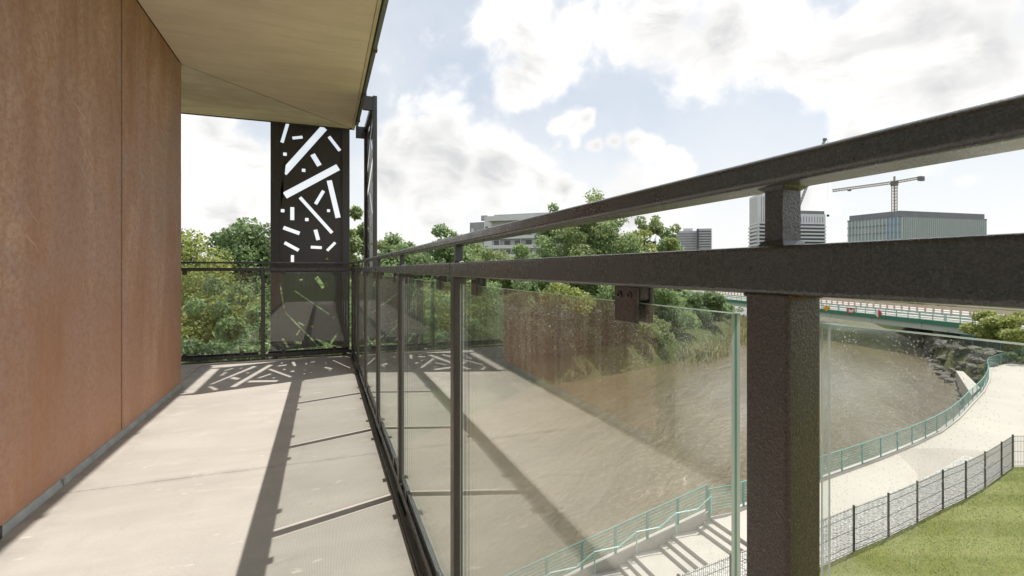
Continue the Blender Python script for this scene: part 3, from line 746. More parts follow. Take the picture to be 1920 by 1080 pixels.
QX, QY0, QY1 = 0.505, 5.38, 6.62              # side screen: plane and extent
scr2 = empty('perforated_screen', (QX, QY0, 0), 'tall dark steel screen seen edge on outside the side railing', 'screen', 'perforated screens')
QA, QB = QY0+0.05, QY1-0.05
k = (QB-QA)/(PL1-PL0)
rng = random.Random(4)
holes = []
for p, q, w in slots:
    u = [(QB-QA) - (c[0]-PL0)*k for c in (p, q)]
    holes.append(slot_poly((u[0]+0.01, p[1]), (u[1]+0.01, q[1]), max(w*1.15, 0.03), 0.03, QB-QA-0.01, PZ0+0.03, PZ1-0.21))
o = plate('plate', [(0, PZ0), (QB-QA+0.02, PZ0), (QB-QA+0.02, PZ1-0.15), (0, PZ1-0.15)], holes, 0.004, 'screen_steel', scr2)
o.rotation_euler = (math.radians(90), 0, math.radians(90)); o.location = (0.012, QA-0.01-QY0, 0)
qo = (QX, QY0)
sp_(scr2, 'stile', (QX-0.022, QX+0.022, QY0, QA, -0.08, 2.885), qo)
sp_(scr2, 'stile', (QX-0.022, QX+0.022, QB, QY1, -0.08, 2.885), qo)
sp_(scr2, 'cross_bar', (QX-0.022, QX+0.022, QA+0.0005, QB-0.0005, 2.82, 2.88), qo)
sp_(scr2, 'cross_bar', (QX-0.020, QX+0.009, QA+0.0005, QB-0.0005, 1.05, 1.09), qo)
sp_(scr2, 'cross_bar', (QX-0.020, QX+0.009, QA+0.0005, QB-0.0005, -0.06, 0.018), qo)
for y in (QY0+0.005, QY1-0.045):
    sp_(scr2, 'head_bracket', (SXE+0.0085, QX-0.0225, y, y+0.04, 2.73, 2.875), qo, 0.002)
    sp_(scr2, 'floor_bracket', (RX1+0.013, QX-0.0225, y, y+0.04, -0.06, 0.0), qo, 0.002)

# ================================================================== THE RIVERSIDE
ZG, ZW = -10.7, -13.2            # promenade and water level, relative to the eye
FENCE = [RD(x, y, ZG) for x, y in ((1601,1035),(1666,1007),(1720,980),(1768,955),(1811,935),(1847,914),(1878,892),(1899,876))]
fd = (0.885, 0.466)
def along(p, s): return (p[0]+fd[0]*s, p[1]+fd[1]*s)
FENCE = [along(FENCE[0], -2.28*k) for k in range(8, 0, -1)] + FENCE
FTURN = [(29.3, 26.9), (31.6, 26.7), (33.9, 26.4), (36.2, 26.0)]
QUAY = [RD(x, y, ZG) for x, y in ((1375,960),(1462,927),(1560,893),(1646,862),(1712,835),(1763,810),(1796,785),(1822,757),(1843,735),(1854,712),(1858,690))]
QUAY += [(63.0, 60.6), (65.0, 64.5), (65.6, 68.5), (65.0, 72.0)]
U, V = Vector((-0.945, -0.327)), Vector((0.327, -0.945))      # down the stairs, across the stairs
S0 = Vector(QUAY[0]) + U*1.3                                   # top step at the railing side
SB = S0 + V*4.3

def w2(p, z): return W(p[0], p[1], z)
def w2xy(p): v = W(p[0], p[1], 0); return (v.x, v.y)

# river outline (r, d), used for the terrain and the water
near_edge = [(-14, 5), tuple(Vector(FENCE[3])+Vector((-0.3,0.5))), tuple(SB), tuple(S0)] + [tuple(q) for q in QUAY[:9]]
near_edge += [(50.0, 52.0), (54.0, 61.0), (59, 70), (66, 80), (76, 95), (90, 125), (112, 175), (150, 280), (230, 520)]
far_edge = [(150, 560), (95, 320), (72, 200), (58, 128), (47, 100), (30, 76), (14, 63), (2, 55), (-8, 38), (-13, 26), (-20, 12)]
RIV = np.array(near_edge + far_edge, float)

def sdist(P, poly):
    """signed distance of points to a polygon, negative inside"""
    n = len(poly); best = np.full(len(P), 1e18); inside = np.zeros(len(P), bool)
    for i in range(n):
        a = poly[i]; b = poly[(i+1) % n]; e = b-a; w = P-a
        t = np.clip((w@e)/(e@e), 0, 1)
        dd = ((w-t[:, None]*e)**2).sum(1); best = np.minimum(best, dd)
        c = ((a[1] <= P[:,1]) != (b[1] <= P[:,1]))
        with np.errstate(divide='ignore', invalid='ignore'):
            xi = a[0] + (P[:,1]-a[1])/(b[1]-a[1])*(b[0]-a[0])
        inside ^= c & (P[:,0] < xi)
    return np.sqrt(best)*np.where(inside, -1, 1)

def axis(lo, hi, fine_lo, fine_hi, step, grow=1.35):
    a = list(np.arange(fine_lo, fine_hi+1e-6, step)); s = step; x = fine_hi
    while x < hi: s *= grow; x += s; a.append(min(x, hi))
    s = step; x = fine_lo; pre = []
    while x > lo: s *= grow; x -= s; pre.append(max(x, lo))
    return np.array(pre[::-1] + a)
ra = axis(-3500, 3500, -45, 130, 1.25); da = axis(-1500, 4500, -6, 170, 1.25)
R_, D_ = np.meshgrid(ra, da, indexing='ij'); P = np.stack([R_.ravel(), D_.ravel()], 1)
sdv = sdist(P, RIV)
nearside = (P[:,1] < 20 + P[:,0]*0.85) & (P[:,1] < 85)
width = np.where(nearside, 1.3, 6.0)
rs = np.random.RandomState(3)
h = np.where(nearside, -10.80, -10.9)
t = np.clip((sdv + np.where(nearside, 0.0, 1.0))/width, 0, 1); t = t*t*(3-2*t)
zz = -14.6 + (h+14.6)*t
bumps_ = 0.25*np.sin(P[:,0]*0.21+1)*np.sin(P[:,1]*0.17) + rs.uniform(-0.12, 0.12, len(P))
zz = zz + np.where(nearside & (sdv < 80), -0.05*np.abs(rs.uniform(0, 1, len(P))), bumps_*np.clip(sdv/6, 0, 1))
X = P[:,1]*SA + P[:,0]*CA; Y = P[:,1]*CA - P[:,0]*SA
verts = np.stack([X, Y, zz+EYE], 1)
na, nb = len(ra), len(da)
I = np.arange(na*nb).reshape(na, nb)
quads = np.stack([I[:-1,:-1].ravel(), I[1:,:-1].ravel(), I[1:,1:].ravel(), I[:-1,1:].ravel()], 1)
def npmesh(name, verts, quads, mats, smooth_=False):
    me = bpy.data.meshes.new(name)
    nv, nf, k = len(verts), len(quads), quads.shape[1]
    me.vertices.add(nv); me.vertices.foreach_set('co', np.ascontiguousarray(verts, np.float32).ravel())
    me.loops.add(nf*k); me.loops.foreach_set('vertex_index', np.ascontiguousarray(quads, np.int32).ravel())
    me.polygons.add(nf); me.polygons.foreach_set('loop_start', np.arange(0, nf*k, k, dtype=np.int32))
    if smooth_: me.polygons.foreach_set('use_smooth', np.ones(nf, bool))
    for mm in mats: me.materials.append(MAT[mm])
    me.update(calc_edges=True)
    return me
tag(link('ground', npmesh('ground', verts, quads, ['ground'], True)), 'rough grassy ground on both river banks', 'ground', kind='structure')

m = MB(); m.prism([w2xy(p) for p in near_edge + far_edge], EYE+ZW-0.4, EYE+ZW)
m.f = [m.f[1]]; m.m = [0]
ro = m.build('river', 'water'); tag(ro, 'brown river water below the curved promenade', 'river', kind='structure')
if ro.data.polygons[0].normal.z < 0: ro.data.flip_normals()

def sheet(name, poly, z, mat, thick, label, cat):
    m = MB(); P2 = [w2xy(p) for p in poly]
    ar = sum(P2[i][0]*P2[(i+1)%len(P2)][1]-P2[(i+1)%len(P2)][0]*P2[i][1] for i in range(len(P2)))
    if ar < 0: P2 = P2[::-1]
    m.prism(P2, EYE+z-thick, EYE+z); o = m.build(name, mat); return tag(o, label, cat, kind='structure')
def offset(pts, dist):
    out = []
    for i, p in enumerate(pts):
        a = Vector(pts[max(i-1,0)]); b = Vector(pts[min(i+1,len(pts)-1)]); t = (b-a).normalized()
        out.append((p[0]-t.y*dist, p[1]+t.x*dist))
    return out
GRAV = offset(FENCE[5:], 2.0)
prom = [tuple(S0), tuple(SB), FENCE[5], FENCE[7]] + FENCE[8:] + FTURN + [(75, 24), (84, 50), (66, 55.5), (64.5, 57.5)] + [tuple(q) for q in QUAY[::-1] if q[1] < 61]
sheet('promenade', prom, ZG, 'promenade_concrete', 0.35, 'pale curved concrete promenade along the river', 'path')
grav = FENCE[5:] + GRAV[::-1]
sheet('gravel_strip', grav, ZG+0.01, 'gravel', 0.05, 'strip of grey pebbles along the dark mesh fence', 'gravel')
patch = [RD(x, y, ZG) for x, y in ((1682,848),(1708,842),(1760,840),(1822,843),(1862,850),(1850,862),(1812,872),(1790,892),(1768,913),(1745,917),(1722,902),(1718,885),(1702,868))]
sheet('dark_patch', patch, ZG+0.004, 'dark_concrete', 0.003, 'darker concrete patch on the promenade', 'paving')  # thin sheet in a darker concrete tone than the promenade
lawn = [tuple(Vector(FENCE[0])+Vector((-4,-2.2)))] + FENCE + FTURN + [(75, 23), (75, -15), (-12, -15)]
sheet('lawn', lawn, ZG+0.03, 'lawn', 0.3, 'mown green lawn inside the dark mesh fence', 'lawn')
# quay wall under the promenade and kerb under the green railing
qk = MB(); qk.sweep([w2(p, ZG+0.05) for p in QUAY[:11]], 0.28, 0.14); tag(qk.build('quay_kerb', 'stair_concrete'), 'pale concrete kerb under the green riverside railing', 'kerb', kind='structure')
qw = MB(); qw.sweep([w2(p, ZG-1.9) for p in offset(QUAY[:10], 0.05)], 0.3, 3.4); tag(qw.build('quay_wall', 'quay_concrete'), 'concrete quay wall under the riverside railing', 'wall', kind='structure')

# lawn blades
rs = np.random.RandomState(11)
def leaves_mesh(name, C, Nrm, size, mat, aspect=0.62, jitter=0.35, rs=rs):
    """diamond shaped leaves at points C, facing Nrm"""
    n = len(C)
    T = rs.normal(size=(n,3)); T -= (T*Nrm).sum(1)[:,None]*Nrm; T /= np.linalg.norm(T, axis=1)[:,None]+1e-9
    B = np.cross(Nrm, T)
    s = size*(1+jitter*rs.uniform(-1, 1, n))[:,None]
    v0 = C - T*s*0.5; v2 = C + T*s*0.5
    bend = Nrm*s*0.10
    v1 = C + B*s*0.5*aspect - bend; v3 = C - B*s*0.5*aspect - bend
    verts = np.stack([v0, v1, v2, v3], 1).reshape(-1, 3)
    return npmesh(name, verts, np.arange(4*n).reshape(n, 4), [mat])
n = 45000
dd = rs.uniform(15.5, 28, n*3); rr = rs.uniform(9, 31, n*3)
lp = np.array(lawn); ins = sdist(np.stack([rr, dd], 1), lp) < -0.05
rr = rr[ins][:n]; dd = dd[ins][:n]; n = len(rr)
C = np.stack([dd*SA+rr*CA, dd*CA-rr*SA, np.full(n, EYE+ZG+0.055)], 1)
Nn = np.stack([rs.normal(size=n), rs.normal(size=n), np.abs(rs.normal(size=n))*0.35], 1); Nn /= np.linalg.norm(Nn, axis=1)[:,None]
tag(link('grass', leaves_mesh('grass', C, Nn, 0.055, 'grass_blade', 0.22)), 'short grass blades of the mown lawn', 'grass', kind='stuff')
# pebbles
n = 5200
gp = np.array(grav); rr = rs.uniform(8, 29, n*8); dd = rs.uniform(15, 31, n*8)
ins = sdist(np.stack([rr, dd], 1), gp) < -0.03; rr = rr[ins][:n]; dd = dd[ins][:n]; n = len(rr)
oct_v = np.array([(1,0,0),(0,1,0),(-1,0,0),(0,-1,0),(0,0,0.7),(0,0,-0.7)], float)
oct_f = np.array([(0,1,4),(1,2,4),(2,3,4),(3,0,4)])
sz = rs.uniform(0.022, 0.05, n); an = rs.uniform(0, 6.28, n); el = rs.uniform(0.6, 1.0, n)
base_c = np.stack([dd*SA+rr*CA, dd*CA-rr*SA, np.full(n, EYE+ZG+0.03)], 1)
vx = oct_v[None,:,0]*sz[:,None]; vy = oct_v[None,:,1]*(sz*el)[:,None]; vz = oct_v[None,:,2]*sz[:,None]
pv = np.stack([vx*np.cos(an)[:,None]-vy*np.sin(an)[:,None], vx*np.sin(an)[:,None]+vy*np.cos(an)[:,None], vz], 2) + base_c[:,None,:]
pf = (oct_f[None] + (np.arange(n)*6)[:,None,None]).reshape(-1, 3)
tag(link('pebbles', npmesh('pebbles', pv.reshape(-1,3), pf, ['pebble'])), 'grey rounded pebbles heaped along the fence', 'pebbles', kind='stuff')

# --- stairs down to the river
stairs = empty('riverside_stairs', w2(S0, ZG), 'pale concrete stairs stepping down to the river with wide landings', 'stairs')
org = Vector(w2(S0, ZG))
def spart(poly_rd, z0, z1, name, mat='stair_concrete'):
    m = MB(); P2 = [w2xy(p) for p in poly_rd]
    ar = sum(P2[i][0]*P2[(i+1)%len(P2)][1]-P2[(i+1)%len(P2)][0]*P2[i][1] for i in range(len(P2)))
    if ar < 0: P2 = P2[::-1]
    m.prism([(p[0]-org.x, p[1]-org.y) for p in P2], z0-ZG, z1-ZG); return m.build(name, mat, stairs)
s = 0.0; z = ZG; prof = [(0.0, ZG)]
for flight in range(5):
    for st_ in range(3):
        z -= 0.15
        ln = 0.33 if st_ < 2 else 1.25
        a = S0 + U*s; b = S0 + U*(s+ln-0.004)
        spart([a, b, b + V*4.3, a + V*4.3], -14.0, z, 'step' if st_ < 2 else 'landing')
        s += ln; prof.append((s, z))
SLEN = s
# side kerb on the river side
m = MB(); kz = [(0.0, ZG+0.10), (SLEN, z+0.10)]
for side in (1,):
    a = S0 - V*0.02; b = S0 + U*SLEN - V*0.02; a2 = S0 - V*0.28; b2 = S0 + U*SLEN - V*0.28
    pts = []
    for zz_ in ('lo', 'hi'):
        for p, zt in ((a2, ZG+0.22), (b2, z+0.30), (b, z+0.30), (a, ZG+0.22)):
            q = w2(p, -14.0 if zz_ == 'lo' else zt); pts.append(q-org)
    m.hexa(pts)
m.build('side_kerb', 'stair_concrete', stairs)

# --- green riverside railing
def railing(name, label, path, tops, post_every=2.0, h=1.1, bars=8, group=None):
    """path: list of world points at the base"""
    root = empty(name, path[0], label, 'railing', group); o0 = Vector(path[0])
    path = [Vector(p)-o0 for p in path]
    for b in range(bars):
        zc = 0.14 + (h-0.17)*b/(bars-1)
        m = MB(); m.sweep([p+Vector((0,0,zc)) for p in path], 0.045 if b == bars-1 else 0.022, 0.045 if b == bars-1 else 0.022)
        m.build('top_rail' if b == bars-1 else 'rail_bar', 'railing_green', root)
    acc = 0.0; nxt = 0.0
    me = None
    for a, b in zip(path[:-1], path[1:]):
        L = (b-a).length
        while nxt <= acc+L:
            p = a + (b-a)*((nxt-acc)/L)
            if me is None:
                m = MB(); m.box(-0.05, 0.05, -0.02, 0.02, -0.16, h-0.03); me = m.mesh('post', 'railing_green')
            po = link('post', me, root); po.location = p; po.rotation_euler.z = math.atan2((b-a).y, (b-a).x) + math.pi/2*0
            nxt += post_every
        acc += L
    return root
def resample(pts, step):
    out = [Vector(pts[0])]
    pts = [Vector(p) for p in pts]
    # Catmull-Rom
    for i in range(len(pts)-1):
        p0 = pts[max(i-1,0)]; p1 = pts[i]; p2 = pts[i+1]; p3 = pts[min(i+2,len(pts)-1)]
        n = max(1, int((p2-p1).length/step))
        for k in range(1, n+1):
            t = k/n
            out.append(0.5*((2*p1)+(-p0+p2)*t+(2*p0-5*p1+4*p2-p3)*t*t+(-p0+3*p1-3*p2+p3)*t**3))
    return out
qpath = [w2(p, ZG+0.12) for p in resample([tuple(S0)] + QUAY, 1.0)]
railing('riverside_railing', 'curved green metal railing along the promenade above the river', qpath, None, group='riverside railings')
sp0 = S0 - V*0.15; spath = [w2(sp0+U*(SLEN*k/24), ZG+0.24+(z+0.08-ZG)*k/24) for k in range(25)]
srl = railing('stair_railing', 'sloping green metal railing beside the riverside stairs', spath[0:], None, 1.55, 1.1, group='riverside railings')
so0 = Vector(spath[0])
hp = []
hoff = S0 + V*0.12
for k in range(6):
    s_at = k*1.91; zt = ZG-0.45*k
    if s_at > SLEN: break
    hp.append(w2(hoff+U*(s_at-0.1 if k else 0.0), zt+0.95)); hp.append(w2(hoff+U*(s_at+0.72), zt-0.45+0.95))
m = MB(); m.tube([p-so0 for p in hp], 0.026, 8); m.build('handrail', 'turquoise', srl)
for k, p in enumerate(hp):
    if k % 2 == 0:
        m = MB(); m.beam(p-so0-Vector((0,0,0.85)), p-so0-Vector((0,0,0.02)), 0.04, 0.04); m.build('handrail_post', 'turquoise', srl)

# --- dark mesh fence round the lawn
FP = FENCE + FTURN
fence = empty('mesh_fence', w2(FP[0], ZG), 'dark grey welded mesh fence between lawn and pebble strip', 'fence'); fo = Vector(w2(FP[0], ZG))
FH = 1.72
m = MB(); m.box(-0.035, 0.035, -0.03, 0.03, -0.25, FH+0.05); pme = m.mesh('post', 'fence_grey')
for i, p in enumerate(FP):
    q = Vector(w2(p, ZG)); b = Vector(w2(FP[min(i+1,len(FP)-1)], ZG)); a = Vector(w2(FP[max(i-1,0)], ZG))
    po = link('post', pme, fence); po.location = q-fo; po.rotation_euler.z = math.atan2((b-a).y, (b-a).x)
for a, b in zip(FP[:-1], FP[1:]):
    a = Vector(w2(a, ZG))-fo; b = Vector(w2(b, ZG))-fo; L = (b-a).length; m = MB(); nw = int(L/0.085)
    for k in range(1, nw):
        p = a+(b-a)*k/nw; m.beam(p+Vector((0,0,0.06)), p+Vector((0,0,FH)), 0.0085, 0.0085)
    for zc in (0.08, 0.28, 0.85, 1.40, 1.66):
        m.beam(a+Vector((0,0,zc)), b+Vector((0,0,zc)), 0.012, 0.014)
    m.build('mesh_panel', 'fence_grey', fence)
for i in range(8, len(FENCE)-1):
    pass

# --- rock bank with a concrete ledge
rb = empty('rock_bank', w2((50, 56), ZG), 'dark boulders of the rock bank below the railing bend', 'rocks', kind='structure'); rbo = Vector(w2((50,56), ZG))
rk = random.Random(9); rmeshes = []
for k in range(5):
    bm = bmesh.new(); bmesh.ops.create_icosphere(bm, subdivisions=1, radius=0.5)
    for v in bm.verts: v.co *= rk.uniform(0.75, 1.2)
    for v in bm.verts: v.co.z *= 0.7
    me = bpy.data.meshes.new('boulder'); bm.to_mesh(me); bm.free(); me.materials.append(MAT['rock']); rmeshes.append(me)
line = [Vector(p) for p in ((40.5,44.0),(45.5,49.5),(50.5,56.0),(55.0,63.5),(60.0,71.0),(66,79))]
inner = [Vector(p) for p in ((42.5,44.2),(49.3,49.8),(58.5,57.5),(63.0,63.5),(64.5,71.0),(70,79))]
def tz(p):
    v = float(sdist(np.array([[p.x, p.y]]), RIV)[0]); t = min(max(v/1.3, 0), 1); t = t*t*(3-2*t)
    return -14.6 + 3.8*t
PROM = np.array(prom, float)
for k in range(240):
    f = rk.uniform(0, len(line)-1.001); i = int(f); t = f-i
    a = line[i].lerp(line[i+1], t); b = inner[i].lerp(inner[i+1], t); u = rk.uniform(-0.12, 0.92)
    p = a.lerp(b, u); zc = max(tz(p), -13.3)
    if sdist(np.array([[p.x, p.y]]), PROM)[0] < 0.45: continue
    o = link('boulder', rmeshes[k % 5], rb); o.location = Vector(w2(p, zc+0.02))-rbo
    s_ = rk.uniform(0.8, 1.7); o.scale = (s_, s_*rk.uniform(0.7, 1.2), s_*rk.uniform(0.7, 1.1)); o.rotation_euler = (rk.uniform(-.4,.4), rk.uniform(-.4,.4), rk.uniform(0,6.28))
m = MB()
bt = [RD(1792,690,-11.6), RD(1806,690,-11.5), RD(1838,728,-10.9), RD(1822,742,-10.9)]
pts = [w2(bt[0],-14.2), w2(bt[1],-14.2), w2(bt[2],-14.2), w2(bt[3],-14.2), w2(bt[0],-11.9), w2(bt[1],-11.9), w2(bt[2],-10.86), w2(bt[3],-10.86)]
lo = Vector(pts[0]); m.hexa([p-lo for p in pts][0:4][::1]+[p-lo for p in pts][4:])
tag(m.build('concrete_ramp', 'stair_concrete', None, 0, 2, False, lo), 'pale concrete ramp running down between the boulders', 'ramp')

# ================================================================== THE BRIDGE
ZB, ZD = -9.4, -7.9
def br(d, off=0.0): return (75.57-0.148*d+off, d)
bo = Vector(w2(br(70), -13.5))
bridge = empty('road_bridge', bo, 'low road bridge with green and pale girder crossing the river', 'bridge')
def bseg(off0, off1, z0, z1, d0, d1, name, mat, par=None):
    m = MB(); c = [br(d0, off0), br(d0, off1), br(d1, off1), br(d1, off0)]
    P2 = [w2xy(p) for p in c]
    m.prism([(p[0]-bo.x, p[1]-bo.y) for p in P2], z0+EYE-bo.z, z1+EYE-bo.z) 
    if m.v:
        P = P2; ar = sum(P[i][0]*P[(i+1)%4][1]-P[(i+1)%4][0]*P[i][1] for i in range(4))
        if ar < 0: m.f = [tuple(reversed(f)) for f in m.f]
    return m.build(name, mat, par or bridge)
D0, D1 = 38, 240
bseg(0.35, 1.2, ZB, ZB+0.98, D0, D1, 'girder', 'bridge_pale')
bseg(11.0, 11.8, ZB, ZB+0.98, D0, D1, 'girder', 'bridge_pale')
bseg(0.36, 11.8, ZB+0.981, ZD, D0, D1, 'deck', 'bridge_concrete')
bseg(0.0, 0.34, ZB+0.95, ZD+0.10, D0, D1, 'edge_beam', 'bridge_green')
bseg(2.2, 10.6, ZD+0.001, ZD+0.05, D0, D1, 'roadway', 'asphalt')
d = 42.0
while d < 170:
    bseg(0.22, 0.349, ZB+0.02, ZB+0.949, d, d+0.22, 'stiffener', 'bridge_pale'); d += 9.0
for zz_, th in ((0.35, 0.10), (0.62, 0.10), (1.05, 0.12)):
    bseg(0.10, 0.20, ZD+zz_, ZD+zz_+th, D0, D1, 'parapet_rail', 'pale_green_steel')
for zz_, th in ((0.45, 0.28), (1.05, 0.14)):
    bseg(1.9, 2.0, ZD+zz_, ZD+zz_+th, D0, D1, 'guard_rail', 'pale_green_steel')
for zz_, th in ((0.15, 0.16), (0.62, 0.14), (1.10, 0.16)):
    bseg(11.2, 11.3, ZD+zz_, ZD+zz_+th, D0, D1, 'far_parapet_rail', 'barrier_pink')
def rep(off, d0, d1, step, dims, z0, z1, name, mat):
    m = MB(); m.box(-dims/2, dims/2, -dims/2, dims/2, z0+EYE-bo.z, z1+EYE-bo.z); me = m.mesh(name, mat)
    d = d0
    while d < d1:
        p = w2(br(d, off), 0); o = link(name, me, bridge); o.location = (p.x-bo.x, p.y-bo.y, 0); o.rotation_euler.z = -YAW; d += step
rep(0.15, 60, 150, 2.0, 0.09, ZD+0.05, ZD+1.10, 'parapet_post', 'pale_green_steel')
rep(11.25, 60, 165, 1.5, 0.22, ZD-0.05, ZD+1.16, 'far_parapet_post', 'barrier_pink')
rep(1.95, 60, 150, 4.0, 0.12, ZD+0.03, ZD+1.1, 'guard_post', 'pale_green_steel')
for d in (75.5, 120.0):
    for off in (1.6, 8.2):
        base_p = br(d, off+1.1)
        for s_ in (-1, 1):
            a = w2(base_p, -14.0)-bo; b = w2(br(d+s_*2.6, off+1.1), ZB)-bo
            m = MB(); m.beam(a + Vector((0,0,0)), b, 0.9, 0.8, (0.3,0.3,1)); m.build('pier_leg', 'bridge_concrete', bridge)
bseg(12.4, 25.0, ZB+0.5, ZD-0.1, D0, D1, 'far_deck', 'bridge_concrete')
bseg(12.9, 24.4, ZD-0.099, ZD-0.03, D0, D1, 'roadway', 'asphalt')
for zz_, th in ((0.30, 0.25), (0.85, 0.15)):
    bseg(24.5, 24.62, ZD+zz_, ZD+zz_+th, D0, D1, 'guard_rail', 'barrier_pink')
bseg(0.6, 11.6, -14.0, ZB-0.001, 49, 63, 'abutment', 'quay_concrete')
bseg(0.6, 11.6, -14.0, ZB-0.001, 175, 240, 'abutment', 'quay_concrete')

def sign_post(name, px, label, shape, parts):
    rat = (px-960)/FPX; d = 75.57/(rat+0.148)
    p = w2(br(d, -0.12), ZD+0.35); root = empty(name, p, label, 'sign', 'navigation signs on the bridge')
    root.rotation_euler.z = -YAW - math.radians(38)
    for (nm, poly, y0, y1, mat) in parts:
        m = MB(); n = len(poly); 
        m.v = [(x, y0, zz_) for x, zz_ in poly] + [(x, y1, zz_) for x, zz_ in poly]
        m.f = [tuple(range(n)), tuple(n+k for k in reversed(range(n)))] + [(k, n+k, n+(k+1)%n, (k+1)%n) for k in range(n)]; m.m = [0]*(n+2)
        m.build(nm, mat, root)
    m = MB(); m.box(-0.05, 0.05, 0.03, 0.17, -0.45, 0.3); m.build('bracket', 'pale_green_steel', root)
dia = lambda s, dx=0, dz=0: [(dx-s, dz), (dx, dz-s), (dx+s, dz), (dx, dz+s)]
sq = lambda a, b, c, d: [(a, c), (b, c), (b, d), (a, d)]
sign_post('navigation_sign', 1551, 'orange diamond sign hanging on the bridge edge', 'd', [('board', dia(0.62), -0.02, 0.02, 'sign_orange')])
sign_post('navigation_sign', 1597, 'square white sign with red border on the bridge edge', 's',
          [('board', sq(-0.58, 0.58, -0.5, 0.5), -0.02, 0.02, 'sign_red'), ('white_field', sq(-0.36, 0.36, -0.30, 0.28), -0.03, -0.021, 'sign_white'),
           ('notch', [(-0.16, 0.281), (0.16, 0.281), (0.0, 0.06)], -0.04, -0.031, 'black')])
sign_post('navigation_sign', 1648, 'diamond sign half white half red on the bridge edge', 'h',
          [('white_half', [(-0.62, 0), (0, -0.75), (0, 0.75)], -0.02, 0.02, 'sign_white'), ('red_half', [(0.001, -0.75), (0.62, 0), (0.001, 0.75)], -0.02, 0.02, 'sign_red')])

# ================================================================== FAR BUILDINGS
def face_frame(p0, p1):
    a = Vector(w2(p0, 0)); b = Vector(w2(p1, 0)); t = (b-a); L = t.length; t.normalize()
    n = Vector((t.y, -t.x, 0))            # outward normal, to the right of a->b
    return a, t, n, L
def bld_root(name, p, label, cat='building'):
    q = Vector(w2(p, ZG)); return empty(name, q, label, cat), q
def fbox(root, q, fr, u0, u1, z0, z1, n0, n1, name, mat, parent=None):
    """box on a facade frame: u along, n outward, z relative to the eye"""
    a, t, n, L = fr; m = MB(); P = []
    for zz_ in (z0, z1):
        for (u, w) in ((u0, n1), (u1, n1), (u1, n0), (u0, n0)):
            v = a + t*u + n*w; P.append(Vector((v.x, v.y, EYE+zz_)) - q)
    m.hexa(P); return m.build(name, mat, parent or root)
# glass office
c0, cl, cr_ = (234.5, 300.0), (224.0, 331.0), (306.0, 320.0)
ofc, q = bld_root('glass_office', c0, 'wide glass office block with white fins and grey roof below the crane')
f1 = face_frame(cl, c0); f2 = face_frame(c0, cr_)
for fr, nm in ((f1, 'l'), (f2, 'r')):
    pass
P8 = []
back = (cl[0]+cr_[0]-c0[0], cl[1]+cr_[1]-c0[1])
def block(root, q, corners, z0, z1, name, mat):
    m = MB(); P2 = [w2xy(p) for p in corners]
    ar = sum(P2[i][0]*P2[(i+1)%len(P2)][1]-P2[(i+1)%len(P2)][0]*P2[i][1] for i in range(len(P2)))
    if ar < 0: P2 = P2[::-1]
    m.prism([(p[0]-q.x, p[1]-q.y) for p in P2], z0+EYE-q.z, z1+EYE-q.z); return m.build(name, mat, root)
def inset(cs, k):
    cx = sum(c[0] for c in cs)/len(cs); cy = sum(c[1] for c in cs)/len(cs)
    return [(cx+(c[0]-cx)*k, cy+(c[1]-cy)*k) for c in cs]
oc = [cl, c0, cr_, back]
block(ofc, q, oc, ZG-0.3, 32.5, 'glazed_body', 'office_glass')
block(ofc, q, inset(oc, 0.975), 32.51, 35.6, 'roof_storey', 'roof_grey')
fbox(ofc, q, f1, f1[3]-7.5, f1[3]-0.05, 18.6, 31.9, 0.05, 0.25, 'corner_glazing', 'office_blue')
for zz_ in (31.7, 26.9, 22.2, 17.4):
    fbox(ofc, q, f1, 0, f1[3]+0.4, zz_, zz_+0.8, 0.02, 0.42, 'floor_band', 'roof_grey' if zz_ > 20 else 'fin_white')
fbox(ofc, q, f2, 0.45, f2[3], 31.7, 32.5, 0.02, 0.42, 'floor_band', 'roof_grey')
for fr in (f1, f2): fbox(ofc, q, fr, 0, fr[3], 12.0, 17.39, 0.02, 0.35, 'spandrel', 'fin_white')
fm = {}
for fr, stp, dep in ((f1, 2.2, 0.7), (f2, 1.75, 0.9)):
    u = 1.0
    while u < fr[3]-0.5:
        fbox(ofc, q, fr, u, u+0.42, 17.5, 31.65, 0.02, dep, 'fin', 'fin_white'); u += stp
for u, hgt in ((12, 1.2), (27, 0.7), (50, 0.8), (34, 0.6)):
    fbox(ofc, q, f2, u, u+4, 35.61, 35.6+hgt, -12, -8, 'roof_plant', 'roof_grey')

# residential towers
def tower(name, label, pl, pc, pr, ztop, zbal, pitch, band='dark_window', cap=None, wall='white_render', strip=True):
    root, q = bld_root(name, pc, label)
    back = (pl[0]+pr[0]-pc[0], pl[1]+pr[1]-pc[1]); cs = [pl, pc, pr, back]
    block(root, q, cs, ZG-0.3, ztop, 'wall', wall)
    if cap: block(root, q, inset(cs, 0.93), ztop+0.01, ztop+cap, 'roof_storey', 'roof_grey')
    for fr in (face_frame(pl, pc), face_frame(pc, pr)):
        L = fr[3]; zz_ = zbal
        while zz_ > ZG+22:
            fbox(root, q, fr, 0.04*L, 0.96*L, zz_-pitch*0.52, zz_, 0.01, 0.10, 'window_band', band)
            fbox(root, q, fr, 0.02*L, 0.98*L, zz_-pitch, zz_-pitch*0.56, 0.02, 1.1, 'balcony', wall)
            zz_ -= pitch
        if strip:
            u = 0.08*L
            while u < 0.95*L:
                fbox(root, q, fr, u, u+0.55, zbal+1.2, ztop-2.0, 0.01, 0.10, 'window_strip', 'mid_window'); u += 2.4
    return root, q
def rdp(px, d): return ((px-960)/FPX*d, d)
tower('apartment_tower', 'tall white apartment tower behind the railing stub, highest on the skyline', rdp(1405, 428), rdp(1421, 405), rdp(1496, 418), 61.5, 37.5, 3.0)
